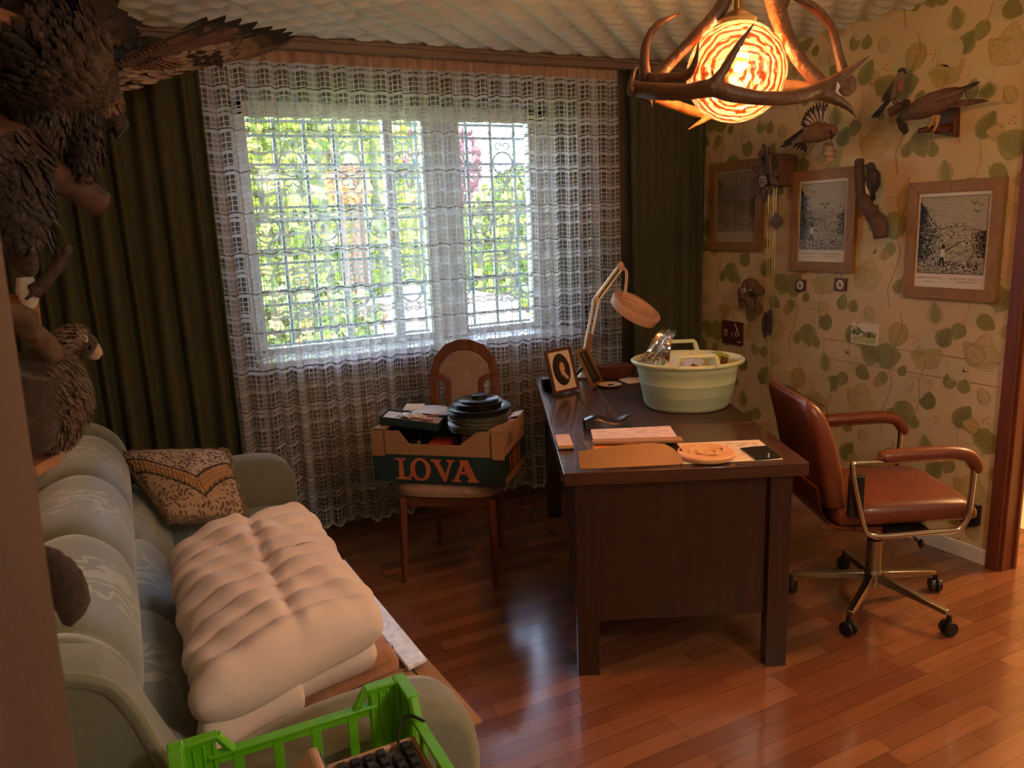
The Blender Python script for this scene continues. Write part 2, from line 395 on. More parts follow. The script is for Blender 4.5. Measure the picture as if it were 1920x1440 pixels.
def tile(ox, oz):
    R_ = random.getstate(); random.seed(3)
    PL = ['#c6b384', '#c9b88e', '#bdae80']
    for x, y, s_, a in ((.38, .22, .10, 20), (.15, .30, .10, 200), (.46, .50, .10, -60), (.05, .02, .09, 140), (.28, .46, .09, 200)): leaf(ox+x, oz+y, s_, s_*.8, a, PL, vd='#b3a06c')
    trefoil(ox+.12, oz+.10, .125, 80, Y1)
    trefoil(ox+.47, oz+.37, .115, 100, Y1+['#a9a060'])
    leaf(ox+.22, oz+.36, .105, .085, 10, G1); leaf(ox+.21, oz+.35, .10, .078, 150, G1, vd='#5c5a30')
    leaf(ox+.36, oz+.15, .095, .075, -75, G1, vd='#5c5a30'); leaf(ox+.33, oz+.52, .10, .07, 250, Y1[:3]+G1[:1])
    leaf(ox+.04, oz+.42, .09, .058, 60, G1); leaf(ox+.50, oz+.16, .08, .055, 115, G1)
    leaf(ox+.10, oz+.28, .07, .046, -30, Y1[:2]+G1[:2]); leaf(ox+.29, oz+.06, .055, .038, 70, G1)
    leaf(ox+.43, oz+.05, .05, .036, 95, G1, False); leaf(ox+.34, oz+.29, .042, .030, 60, G1, False)
    leaf(ox+.05, oz+.57, .05, .042, 80, G1, False); leaf(ox+.50, oz+.56, .075, .05, 100, Y1+G1[:1])
    leaf(ox+.22, oz+.21, .045, .034, 100, Y1, False); leaf(ox+.58, oz+.27, .065, .04, 75, G1)
    leaf(ox+.16, oz+.54, .06, .04, 120, Y1)
    stem([(ox+.26, oz-.02), (ox+.245, oz+.07), (ox+.28, oz+.16), (ox+.30, oz+.24), (ox+.275, oz+.32), (ox+.30, oz+.42), (ox+.34, oz+.50), (ox+.32, oz+.58)])
    stem([(ox+.28, oz+.16), (ox+.25, oz+.20)], .0009); stem([(ox+.30, oz+.42), (ox+.27, oz+.45)], .0009)
    stem([(ox+.42, oz+.06), (ox+.45, oz+.18), (ox+.44, oz+.27), (ox+.47, oz+.37)], .0013); stem([(ox+.02, oz+.20), (ox+.05, oz+.32), (ox+.04, oz+.42)], .001)
    leaf(ox+.44, oz+.24, .07, .05, 30, Y1); leaf(ox+.53, oz+.46, .075, .055, 60, G1); leaf(ox+.13, oz+.42, .06, .045, 170, Y1+G1[:2]); leaf(ox+.25, oz+.28, .055, .04, -100, G1); leaf(ox+.02, oz+.24, .06, .045, 250, G1)
    for x, y in ((.40, .24), (.17, .46), (.40, .47), (.06, .16), (.54, .10), (.30, .36)): berries(ox+x, oz+y)
    random.setstate(R_)
mbw0 = MB
for i in range(-1, 6):
    for j in range(-1, 5): tile(.05+i*.60, -.12+j*.62+(.31 if i % 2 else 0))
# clip the print to the wallpapered area
mbw2 = MB(); 
for f, c in zip(mbw.f, mbw.c):
    P = [mbw.v[k] for k in f]; 
    if all(.03 < p.z < H-.002 and DY1+.05 < p.y < YB-.001 for p in P): mbw2.add(P, [tuple(range(len(P)))], c)
wp = mbw2.build('wallpaper_print', 'print', parent=wr, smooth=0, fix=False)
# covered hatch in the wallpaper: thin cut lines
cut = MB()
for y0, z0, y1, z1 in ((2.869, .909, 1.945, .907), (2.869, .806, 1.945, .806), (2.869, .909, 2.869, .806)):
    cut.tube([(XR-.001, y0, z0), (XR-.001, y1, z1)], .0011, 4)
cut.build('hatch_edge', 'carved', parent=wr, smooth=0)
# ceiling with embossed foam tiles
def ceil_h(x, y):
    fx, fy = (x/.5) % 1, (y/.5) % 1
    seam = min(fx, 1-fx, fy, 1-fy)
    a, b_ = ((x+y)/.177) % 1, ((x-y)/.177) % 1
    ridge = min(a, 1-a, b_, 1-b_)
    p, q = a-.5, b_-.5; dome = max(0, 1-((p+q)/.62)**2-((p-q)/.30)**2)**.5
    return .009*min(1, ridge/.10)-(.004 if seam < .015 else 0)+.015*dome
def cfn(u, v):
    x, y = XL+u*(XR-XL), .9+v*(YB-.9); return (x, y, H-.006-ceil_h(x, y)*1.0)
mb = MB().grid(cfn, 330, 272); mb.box(((XL+XR)/2, (YF+YB)/2, H+.06), (XR-XL, YB-YF, .12))
mb.box(((XL+XR)/2, (YF+.9)/2, H-.006), (XR-XL, .9-YF, .012))
struct('ceiling', mb, 'ceiling_foam', smooth=60, fix=False)
# skirting board
struct('baseboard_right', MB().box((XR-.009, (1.915+YB)/2, .036), (.018, YB-1.915, .072)), 'skirting', bevel=.003)
struct('trim_1', MB().box(((XL+XR)/2, 3.80, H-.045), (XR-XL-.004, .05, .045)).box(((XL+XR)/2, 3.77, H-.027), (XR-XL-.004, .02, .02)), 'rail_wood', bevel=.005)
# door frame on the right, opening onto the lit landing
mb = MB()
mb.box((XR-.010, DY1+.022, DZ/2+.02), (.026, .055, DZ+.04)); mb.box((XR-.010, DY0-.022, DZ/2+.02), (.026, .055, DZ+.04)); mb.box((XR-.010, (DY0+DY1)/2, DZ+.02), (.026, DY1-DY0, .05))
mb.box((XR+.035, DY1-.006, DZ/2), (.09, .025, DZ)); mb.box((XR+.06, DY0+.012, DZ/2), (.16, .03, DZ)); mb.box((XR+.06, (DY0+DY1)/2, DZ-.012), (.16, DY1-DY0, .03))
mb.box((XR+.07, DY1-.018, DZ/2), (.02, .022, DZ))
struct('door_1', mb, 'door_wood', bevel=.004)
# landing beyond
mb = MB(); mb.box((5.0, 1.3, 1.22), (.1, 3.2, 2.45)); mb.box((4.2, 2.9, 1.22), (1.7, .1, 2.45)); mb.box((4.2, -.3, 1.22), (1.7, .1, 2.45)); mb.box((4.2, 1.3, 2.5), (1.7, 3.2, .1))
mb.box((3.36, 1.3, -.05), (.02, .1, .02))
struct('wall_landing', mb, 'beige_plaster', smooth=0)
struct('floor_landing', MB().box((4.4, 1.3, -.028), (1.2, 3.2, .06)), 'skirting', smooth=0)

# ---------------------------------------------------------------- window
FY = YB+.25
win = MB(); fw = .085
def bar(mb, x0, x1, z0, z1, y=FY, d=.07): mb.box(((x0+x1)/2, y, (z0+z1)/2), (x1-x0, d, z1-z0))
bar(win, WX0, WX1, WZ1-.075, WZ1); bar(win, WX0, WX1, WZ0, WZ0+.04); bar(win, WX0, WX0+.10, WZ0, WZ1); bar(win, WX1-.17, WX1, WZ0, WZ1)
bar(win, 1.60, 1.82, WZ0, WZ1, d=.08)
wn = struct('window_1', win, 'pvc_white', bevel=.006)
mu = MB(); bar(mu, 1.375, 1.43, WZ0+.03, WZ1-.07, d=.06); mu.build('mullion', 'pvc_white', parent=wn, bevel=.004)
si = MB(); si.box(((WX0+WX1)/2, YB+.10, WZ0-.005), (WX1-WX0, .30, .03)); si.build('window_sill', 'pvc_white', parent=wn, bevel=.004)
pn = MB(); pn.box(((WX0+WX1)/2, FY, (WZ0+WZ1)/2), (WX1-WX0-.02, .004, WZ1-WZ0-.02)); pn.build('window_pane', 'pane', parent=wn, smooth=0)
# wrought-iron security grille outside
gy = YB+.42; g = MB()
vx = [WX0-.05+.16*i for i in range(14)]
for x in vx: g.box((x, gy, 1.6), (.016, .016, 1.6))
hz = [.95+.075*i for i in range(18)]
for i, z in enumerate(hz):
    if i % 3 != 2: g.box((1.5, gy, z), (2.3, .012, .014))
for z in (.95, 2.15):
    for x in (.47, 2.55): g.box((x, gy-.037, z), (.02, .07, .02))
gr = g.build('security_grille', 'grille_iron', smooth=0)
tag(gr, 'wrought-iron security grille with rings and scrolls outside the window', 'window grille')
for row, (z, ofs) in enumerate(((1.93, 0), (1.58, 1), (1.20, 0))):
    for i in range(ofs, 12, 2):
        cx = (vx[i]+vx[i+1])/2; o = MB()
        o.tube([(cx+.066*cos(a), gy, z+.066*sin(a)) for a in [k*pi/12 for k in range(24)]], .006, 6, closed=True)
        for sz in (-1, 1):
            for sx in (-1, 1):
                P = []
                for k in range(12):
                    a = k/11*1.6*pi; r = .026*(1-.5*k/11); P.append((cx+sx*(.03-r*cos(a)*1), gy, z+sz*(.098+r*sin(a))))
                o.tube(P, .0045, 5)
        q = o.build('ring_scroll', 'grille_iron', parent=gr)
# ---------------------------------------------------------------- garden
struct('garden_ground', MB().box((3, 16, -.75), (40, 23, .1)), 'lawn', smooth=0)
def foliage(name, label, cat, c, rad, n, cols, size=.05, seed=1, trunk=True, group=None):
    random.seed(seed); t = thing(name, label, cat, (c[0], c[1], -.7), 0, group); mb = MB(off=(c[0], c[1], -.7))
    for _ in range(n):
        while True:
            p = Vector((random.uniform(-1, 1), random.uniform(-1, 1), random.uniform(-1, 1)))
            if .35 < p.length < 1: break
        q = Vector(c)+Vector((p.x*rad[0], p.y*rad[1], p.z*rad[2])); s = size*1.35*random.uniform(.6, 1.4)
        R = Euler((random.uniform(0, 6), random.uniform(0, 6), random.uniform(0, 6))).to_matrix(); col = random.choice(cols)
        mb.add([q+R@Vector(v)*s for v in ((-.5, 0, 0), (0, -.32, .05), (.6, 0, 0), (0, .32, .05))], [(0, 1, 2, 3)], col)
    o = mb.build('foliage', 'hedge', parent=t, smooth=0, fix=False); o['kind'] = 'stuff'
    tr = MB(); 
    for k in range(5):
        a = k*1.26; tr.tube(spline([(0, 0, 0), (.1*cos(a), .1*sin(a), (c[2]+.7)*.5), (rad[0]*.5*cos(a), rad[1]*.5*sin(a), c[2]+.7+rad[2]*.3)]), rads([.06, .04, .015]), 6)
    tr.build('trunk', 'bark', parent=t)
struct('garden_bank', MB().grid(lambda u, v: (-6+u*24, 18+v*1.5+.3*sin(u*40), -.7+v*2.75+.22*sin(u*33)*v+.15*sin(u*71+1)*v), 120, 12), 'bank_green', fix=False)
LG = ['#78902a', '#96a238', '#5f7c20', '#aaae4a', '#4e6a1c', '#889a30']
foliage('garden_shrub', 'broad sunlit yellow-green tree filling the left window pane', 'tree', (2.0, 9.2, 1.9), (1.5, 1.0, 2.3), 5200, LG, .13, 1)
foliage('garden_shrub', 'sunlit low yellow-green hedge seen through the lower panes', 'shrub', (4.2, 12.0, .6), (4.2, .8, 1.5), 8000, LG+['#b0aa62'], .13, 2)
foliage('garden_shrub', 'rounded green shrub beyond the right window pane', 'shrub', (5.5, 9.9, 1.2), (1.2, .9, 1.25), 3600, LG+['#3f6226', '#567636'], .12, 3)
foliage('garden_tree', 'tall yellow-green tree far behind the middle window panes', 'tree', (3.9, 15.0, 1.6), (2.4, 1.2, 2.0), 6000, LG, .16, 9)
foliage('maple_tree', 'pink-red leaved tree beyond the middle of the window', 'tree', (4.6, 12.0, 2.5), (.9, .8, .8), 1500, ['#9a5a6a', '#8c4a5c', '#a87880', '#7e4a56'], .13, 4)
foliage('garden_shrub', 'small orange-leaved bush showing through the left pane', 'shrub', (2.15, 7.8, 2.0), (.22, .2, .22), 260, ['#b87430', '#c08a40', '#985c24'], .09, 5)
foliage('garden_shrub', 'darker green shrub low at the left of the window', 'shrub', (1.5, 7.6, .2), (1.1, .7, .95), 3000, ['#56702a', '#6c8234', '#486020', '#948250'], .10, 6)
rf = MB(); 
rf.prism([(-.95, -.55), (.95, -.55), (.62, .05), (-.2, .28), (-.62, .05)], lambda u, v, w_: (3.05+u, 7.3+w_, .78+v*.62), .9)
rf.box((3.05, 7.75, -.15), (1.5, .8, 1.1))
tag(rf.build('garden_shelter', 'garden_stone', smooth=0), 'pale low garden shed roof outside, below the window middle', 'shed')

# ---------------------------------------------------------------- curtains
m = bpy.data.materials.new('lace'); m.use_nodes = True; MATS['lace'] = m; nt, N, L = nodes(m)
def mth(op, a, b_=None, c=None):
    n = N.new('ShaderNodeMath'); n.operation = op
    for i, x in enumerate((a, b_, c)):
        if x is None: continue
        if isinstance(x, (int, float)): n.inputs[i].default_value = x
        else: L(x, n.inputs[i])
    return n.outputs[0]
tc = N.new('ShaderNodeTexCoord'); sp = N.new('ShaderNodeSeparateXYZ'); L(tc.outputs['UV'], sp.inputs[0])
u, v0 = sp.outputs[0], sp.outputs[1]
wob = N.new('ShaderNodeTexNoise'); wob.inputs['Scale'].default_value = 26; L(tc.outputs['UV'], wob.inputs[0])
v = mth('ADD', mth('ADD', v0, mth('MULTIPLY', mth('SINE', mth('MULTIPLY', u, 2*pi/.118)), .0045)), mth('MULTIPLY', wob.outputs[0], .012))
def lines(x, per, wd, ph=0): return mth('LESS_THAN', mth('FRACT', mth('ADD', mth('DIVIDE', x, per), ph)), wd)
fine = mth('MAXIMUM', lines(u, .0196, .22), lines(v, .0235, .20))
hb = mth('MAXIMUM', lines(v, .094, .17), lines(v, .235, .07, .3))
vb = lines(u, .118, .30)
vfine = lines(u, .0062, .5)
cov = mth('MAXIMUM', mth('MAXIMUM', fine, hb), mth('MULTIPLY', vb, mth('ADD', mth('MULTIPLY', vfine, .40), .34)))
dk = lines(v, .188, .030, .42)
ndk = N.new('ShaderNodeTexNoise'); ndk.inputs['Scale'].default_value = 170; L(tc.outputs['UV'], ndk.inputs[0])
dk = mth('MULTIPLY', dk, mth('GREATER_THAN', ndk.outputs[0], .45))
cov = mth('MINIMUM', mth('MAXIMUM', cov, dk), .93)
cmx = N.new('ShaderNodeMix'); cmx.data_type = 'RGBA'; L(dk, cmx.inputs[0]); cmx.inputs[6].default_value = srgb('#d6d8de'); cmx.inputs[7].default_value = srgb('#5a4a42')
df = N.new('ShaderNodeBsdfDiffuse'); tl = N.new('ShaderNodeBsdfTranslucent'); L(cmx.outputs[2], df.inputs[0]); L(cmx.outputs[2], tl.inputs[0])
ms = N.new('ShaderNodeMixShader'); ms.inputs[0].default_value = .42; L(df.outputs[0], ms.inputs[1]); L(tl.outputs[0], ms.inputs[2])
tr = N.new('ShaderNodeBsdfTransparent'); ma = N.new('ShaderNodeMixShader'); L(cov, ma.inputs[0]); L(tr.outputs[0], ma.inputs[1]); L(ms.outputs[0], ma.inputs[2]); L(ma.outputs[0], N['Material Output'].inputs[0])
random.seed(11)
def pleat(x, z, per, amp, seed=0):
    p = x/per; k = .5+.5*sin(z*1.7+seed)
    return amp*(sin(2*pi*p+.5*sin(z*1.3+p*.4+seed))+.45*sin(2*pi*p*.43+seed+z*.6))
X0c, X1c = .36, 2.66
def lfn(a, b_):
    z = .055+b_*(H-.07-.055); x = X0c+a*(X1c-X0c)
    am = .011+.016*(1-b_)
    z2 = z+(.018*sin(a*31)+.012*sin(a*73+1) if b_ == 0 else 0)
    return (x+.006*sin(2*pi*x/.068+z), 3.855+pleat(x, z, .068+.0, am), z2)
mb = MB().grid(lfn, 520, 60)
lace = mb.build('net_curtain', 'lace', smooth=180, fix=False)
ul = lace.data.uv_layers.new(name='UVMap'); nu = 521
for l in lace.data.loops:
    i, j = l.vertex_index % nu, l.vertex_index//nu; ul.data[l.index].uv = (i/520*(X1c-X0c)*1.28, j/60*2.33)
tag(lace, 'white lace net curtain hanging in pleats across the window', 'curtain')
hd = MB().grid(lambda a, b_: (X0c+a*(X1c-X0c), 3.85+pleat(X0c+a*(X1c-X0c), 2.4, .068, .012)-.002, 2.335+b_*.055), 520, 3)
hd.build('heading_tape', 'heading', parent=lace, smooth=180, fix=False)
hm = MB().tube([Vector(lfn(i/520, 0)) for i in range(521)], .004, 5); hm.build('scalloped_hem', 'quilt_cloth', parent=lace)
def drape(name, label, x0, x1, y, per, amp, seed, zb=.03, flare=0):
    def fn(a, b_):
        x = x0+a*(x1-x0); z = zb+b_*(H-.07-zb); fl = flare*(1-b_)*a
        k = sin(2*pi*x/per+.8*sin(x*9+seed)+.25*sin(z*1.1+seed)); s_ = abs(k)**.7*(1 if k > 0 else -1)
        return (x+fl+.010*sin(x*40+z), y+amp*s_*(.75+.4*(1-b_)), z)
    n = int((x1-x0)*190)
    return tag(MB().grid(fn, n, 24).build(name, 'olive_drape', smooth=180, fix=False, solid=.002), label, 'curtain')
drape('drape', 'long olive green drape left of the window behind the sofa', XL+.02, .41, 3.72, .088, .030, 1.0, flare=.02)
drape('drape', 'olive green drape right of the window beside the wallpapered wall', 2.69, XR-.02, 3.78, .115, .026, 2.0)
# ================================================================ sofa
m = mat('sofa_velvet', '#646759', .6, sheen=.7, bump=.12, bs=300); nt, N, L = nodes(m); b = N['Principled BSDF']
tc = N.new('ShaderNodeTexCoord'); sp = N.new('ShaderNodeSeparateXYZ'); L(tc.outputs['Object'], sp.inputs[0])
wv = N.new('ShaderNodeTexWave'); wv.wave_type = 'RINGS'; wv.inputs['Scale'].default_value = 5.5; wv.inputs['Distortion'].default_value = 12; wv.inputs['Detail'].default_value = 2; wv.inputs['Detail Scale'].default_value = 2.2
L(tc.outputs['Object'], wv.inputs[0])
th = mth('GREATER_THAN', wv.outputs[0], .62)
band = mth('GREATER_THAN', mth('SINE', mth('MULTIPLY', mth('ADD', sp.outputs[1], -.06), 2*pi/.56)), .35)
sm = mth('MULTIPLY', mth('MULTIPLY', th, band), mth('GREATER_THAN', sp.outputs[2], .55))
cm = N.new('ShaderNodeMix'); cm.data_type = 'RGBA'; L(sm, cm.inputs[0]); cm.inputs[6].default_value = srgb('#62695a'); cm.inputs[7].default_value = srgb('#939a8a'); L(cm.outputs[2], b.inputs['Base Color'])
SY0, SY1 = 1.40, 3.50
sofa = thing('sofa', 'grey-green velvet sofa with channelled back along the left wall', 'sofa', (0, 0, 0))
SEAMS = [1.62, 2.18, 2.74, 3.30]
def puff(y, per=.56, y0=1.62):
    t = ((y-y0)/per) % 1; return (1-abs(2*t-1)**8)
def sweep(name, prof, y0, y1, amp, m, ny=150, per=.56, capr=.03, parent=sofa):
    """closed profile in X-Z swept along Y, swelling between the seams"""
    P = [Vector((x, 0, z)) for x, z in prof]; c = sum(P, Vector())/len(P); n = len(P); vs = []; fs = []
    for j in range(ny+1):
        y = y0+(y1-y0)*j/ny; e = min(y-y0, y1-y)
        sc = 1-(1-min(1, e/capr))**2*.10
        k = 1+amp*(puff(y, per)-1)
        for p in P: q = c+(p-c)*sc*k; vs.append((q.x, y, q.z))
    for j in range(ny):
        for i in range(n): fs.append((j*n+i, j*n+(i+1) % n, (j+1)*n+(i+1) % n, (j+1)*n+i))
    fs += [tuple(range(n)), tuple(range(ny*n, ny*n+n))[::-1]]
    return MB().add(vs, fs).build(name, m, parent=parent, smooth=55)
def closed(pts, n=5):
    P = [Vector((x, z, 0)) for x, z in pts]; N_ = len(P); out = []
    for i in range(N_):
        a, b_, c, d = P[i-1], P[i], P[(i+1) % N_], P[(i+2) % N_]
        for k in range(n):
            t = k/n; q = .5*((2*b_)+(c-a)*t+(2*a-5*b_+4*c-d)*t*t+(3*b_-a-3*c+d)*t**3); out.append((q.x, q.y))
    return out
back = closed([(-.36, .45), (-.385, .66), (-.33, .80), (-.20, .855), (-.10, .80), (-.058, .69), (-.085, .57), (-.16, .50)])
sweep('backrest', back, SY0+.13, SY1-.02, .13, 'sofa_velvet')
low = closed([(-.22, .36), (-.15, .56), (-.055, .60), (.012, .535), (.055, .44), (.05, .36)])
sweep('lumbar_cushion', low, SY0+.14, SY1-.18, .12, 'sofa_velvet')
seat = closed([(-.10, .20), (-.10, .40), (.10, .435), (.42, .43), (.56, .405), (.60, .33), (.585, .20)], 4)
sweep('seat', seat, SY0+.15, SY1-.20, .02, 'blanket_cloth' if 0 else 'sofa_plain', per=.98)
MB().box((.05, (SY0+SY1)/2, .13), (.94, SY1-SY0-.1, .16)).build('base', 'sofa_plain', parent=sofa, bevel=.02)
MB().box((-.38, (SY0+SY1)/2, .40), (.05, SY1-SY0-.04, .62)).build('back_panel', 'sofa_plain', parent=sofa, bevel=.02)
def arm(y0, y1, top):
    prof = closed([(-.38, .06), (-.38, .5), (-.30, top-.02), (-.02, top-.05), (.25, top), (.47, top), (.56, top-.05), (.585, top-.15), (.57, .3), (.56, .06)], 4)
    # soft rounded slab
    vs = []; n = len(prof); fs = []; ks = [(0, .93), (.018, .985), (.05, 1), (y1-y0-.05, 1), (y1-y0-.018, .985), (y1-y0, .93)]
    for dy, k in ks:
        for x, z in prof: vs.append((.1+(x-.1)*k, y0+dy, .3+(z-.3)*k if z > .3 else z))
    for j in range(5):
        for i in range(n): fs.append((j*n+i, j*n+(i+1) % n, (j+1)*n+(i+1) % n, (j+1)*n+i))
    fs += [tuple(range(n)), tuple(range(5*n, 6*n))[::-1]]
    return MB().add(vs, fs).build('arm', 'sofa_plain', parent=sofa, smooth=50)
arm(SY0-.02, SY0+.16, .575); arm(SY1-.18, SY1, .615)
# shaped end panel of the back with a rolled edge
ep = [(-.38, .1), (-.385, .66), (-.33, .80), (-.20, .86), (-.115, .835), (-.075, .77), (-.05, .69), (-.015, .60), (.03, .56), (.03, .1)]
e_ = MB().prism(ep, lambda u, v, w_: (u, SY0-.03+w_, v), .16)
e_.tube(spline([(x, SY0-.025, z) for x, z in ep[1:9]], 6), .014, 8)
e_.build('end_panel', 'sofa_plain', parent=sofa, smooth=50, bevel=.02)
for x in (-.3, .5):
    for y in (SY0+.08, SY1-.08): MB().lathe([(.022, 0), (.028, .055)], 12, (x, y, 0)).build('foot', 'oak_dark', parent=sofa)
# ---------------------------------------------------------------- cushion
A, B_, C_, D_ = at(222, 853, Y=3.36), at(426, 848, Y=3.24), at(462, 972, Y=2.98), at(318, 975, Y=2.98)
nrm = ((B_-A).cross(D_-A)).normalized(); nrm = -nrm if nrm.dot(FWD) > 0 else nrm
def cush(sgn):
    def fn(u, v):
        pin = (1-.10*(4*u*(1-u))*0)
        p = (A*(1-u)+B_*u)*(1-v)+(D_*(1-u)+C_*u)*v
        c = (A+B_+C_+D_)/4; e = 1-.09*((2*u-1)**2*(1-(2*v-1)**2)+(2*v-1)**2*(1-(2*u-1)**2))*0
        k = (max(0, 1-(2*u-1)**2)*max(0, 1-(2*v-1)**2))**.42
        return p+nrm*sgn*(.085*k)*(1+.06*sin(u*9+v*5))+nrm*.02*0
    return fn
def ccol(u, v):
    s_ = .94-v-abs(u-.56)*.85    # chevron: apex low
    r = random.random()
    if .36 < v+.0 or True:
        if s_ > .34: 
            pr = sin(u*47+3*sin(v*31))*sin(v*43+3*sin(u*37))+random.uniform(-.3, .3)
            return '#6f5b60' if pr > .35 else ('#8a7a70' if pr > .1 and r > .4 else '#c9b4a2')
        if s_ > .315: return '#3f332d'
        if s_ > .11: return '#9b876c' if int((u*36+v*12)) % 2 else '#6a5a47'
        if s_ > .085: return '#3f332d'
        pr = sin(u*52+3*sin(v*33))*sin(v*48-3*sin(u*29))+random.uniform(-.25, .25); return '#6d5346' if pr > .3 else '#b99d84'
cu = thing('cushion', 'patterned tapestry cushion with braided edge at the far sofa end', 'cushion', (A+B_+C_+D_)/4)
o_ = cu.location
mb = MB(off=o_).grid(cush(1), 120, 100, ccol); mb.grid(cush(-1), 70, 60, '#7c6854'); mb.build('cover', 'cushion_print', parent=cu, smooth=180)
edge = [A*(1-t)+B_*t for t in [i/30 for i in range(30)]]+[B_*(1-t)+C_*t for t in [i/22 for i in range(22)]]+[C_*(1-t)+D_*t for t in [i/22 for i in range(22)]]+[D_*(1-t)+A*t for t in [i/28 for i in range(28)]]
br = MB(off=o_)
for ph in (0, pi): br.tube([p+nrm*.008*sin(i*.9+ph)+Vector((0, 0, .007*cos(i*.9+ph))) for i, p in enumerate(edge)], .013, 7, closed=True)
br.build('braided_edge', 'braid', parent=cu)
la = MB(off=o_)
for seg in range(2):
    for k in range(17):
        u0 = (.02+.53*k/17) if seg == 0 else (.57+.40*k/17); 
        for dd in (.035, -.035):
            ua, ub = u0, u0+dd; fa = lambda u, s_: .94-s_-abs(u-.56)*.85
            va, vb = fa(ua, .30), fa(ub, .13)
            if 0 < va < 1 and 0 < vb < 1 and 0 < ub < 1: la.tube([cush(1)(ua, va)+nrm*.002, cush(1)((ua+ub)/2, (va+vb)/2)+nrm*.004, cush(1)(ub, vb)+nrm*.002], .0022, 5)
la.build('lacing', 'wood_pale', parent=cu)
# ---------------------------------------------------------------- quilt, folded
def lump(a, amp): return amp*(sin(a*3.1)+.6*sin(a*7.7+1))
def puffy(x0, x1, y0, y1, z0, z1, nch, amp, shear=.33, seam=True, ph=0, curl=.0):
    """puffy slab: closed cross-section in X-Z, stitched in channels along Y"""
    K = 96; J = nch*14; vs = []; fs = []; cx, cz = (x0+x1)/2, (z0+z1)/2; hw, hh = (x1-x0)/2, (z1-z0)/2
    for j in range(J+1):
        t = j/J; pu = abs(sin(pi*nch*t))**.34; endk = min(1, min(t, 1-t)/.055); endk = (1-(1-endk)**2)**.5
        for i in range(K):
            top = i < K//2; q = (i if top else i-K//2)/(K//2); ph_ = (q-.5)*pi*(1 if top else -1); sx = sin(ph_)
            sx = .72*sx+.28*(2*(q-.5)*(1 if top else -1)); sx = max(-1, min(1, sx)); ca = sx; sa = (1 if top else -1)*(1-abs(sx)**5)**.5
            X = cx+hw*sx*(.93+.07*endk)+.004*lump(t*9+sx, 1)
            Z = cz+hh*sa*(.12+.88*endk)
            if top:
                sm_ = min(1, abs((X-cx-.01)/hw)/.13) if seam else 1
                Z += amp*(pu-1)*sa*endk-((.030*(1-sm_**.5)-(.0035*sin(X*160+t*40)*(1-pu)*sa)) if seam else 0)*endk+.006*lump(X*9+t*3, 1)*endk
                Z += .03*(1-((X-cx)/hw)**2)*endk
            else: X += 0
            X += amp*.6*(pu-1)*ca*max(0, (abs(ca)-.5)/.5)
            Y = y0+(y1-y0)*t+shear*(X-cx)+.010*sin(X*14+ph)*(1 if t > .5 else -1)
            vs.append((X, Y, max(Z, z0-.002)))
    for j in range(J):
        for i in range(K): fs.append((j*K+i, j*K+(i+1) % K, (j+1)*K+(i+1) % K, (j+1)*K+i))
    for i in range(K//2):
        for b0 in (0, J*K): fs.append((b0+i, b0+(i+1) % K, b0+(K-i-1) % K, b0+(K-i) % K))
    return vs, fs
qt = thing('quilt', 'pink-beige channel-stitched quilt folded thick on the sofa seat', 'quilt', (.24, 2.05, .5))
mb = MB(off=(.24, 2.05, .5)); vs, fs = puffy(.02, .475, 1.60, 2.44, .565, .700, 9, .036); mb.add(vs, fs)
mb.build('upper_fold', 'quilt_cloth', parent=qt, smooth=180)
mb = MB(off=(.24, 2.05, .5)); vs, fs = puffy(.20, .455, 1.66, 2.40, .505, .60, 5, .014, seam=False, ph=1); mb.add(vs, fs)
mb.build('lower_fold', 'quilt_cloth', parent=qt, smooth=180)
mb = MB(off=(.24, 2.05, .5)); vs, fs = puffy(.028, .26, 1.565, 2.38, .475, .615, 5, .010, seam=False, ph=2); mb.add(vs, fs)
mb.build('rolled_edge', 'quilt_cloth', parent=qt, smooth=180)
bl = thing('blanket', 'brown blanket folded flat beneath the pale quilt', 'blanket', (.3, 2.0, .44))
for i, (z0, z1, x0, x1, y0, y1) in enumerate(((.435, .468, .03, .535, 1.70, 2.36), (.466, .498, .05, .515, 1.71, 2.34))):
    vs, fs = puffy(x0, x1, y0, y1, z0, z1, 2, .002, seam=False, ph=i); MB(off=(.3, 2.0, .44)).add(vs, fs).build('fold_layer', 'blanket_cloth' if i == 0 else 'blanket_cloth', parent=bl, smooth=60)
# packet and card at the sofa edge
def slab(poly, z, d, zt=None): return MB().prism(poly, lambda u, v, w_: (u, v, z+w_), d)
o = MB().prism([(.50, 2.50), (.575, 2.52), (.60, 1.78), (.54, 1.76)], lambda u, v, w_: (u, v, .437+w_+.004*sin(v*30)), .012)
tag(o.build('plastic_packet', 'packet_foil', smooth=0, bevel=.004), 'thin white and blue plastic packet along the front edge of the sofa seat', 'packet')
o = MB().prism([(.545, 2.02), (.602, 2.02), (.632, 1.50), (.585, 1.50)], lambda u, v, w_: (u, v, .418+w_), .006)
tag(o.build('cardboard_sheet', 'cardboard', smooth=0), 'brown cardboard sheet sticking out over the sofa front edge', 'cardboard')
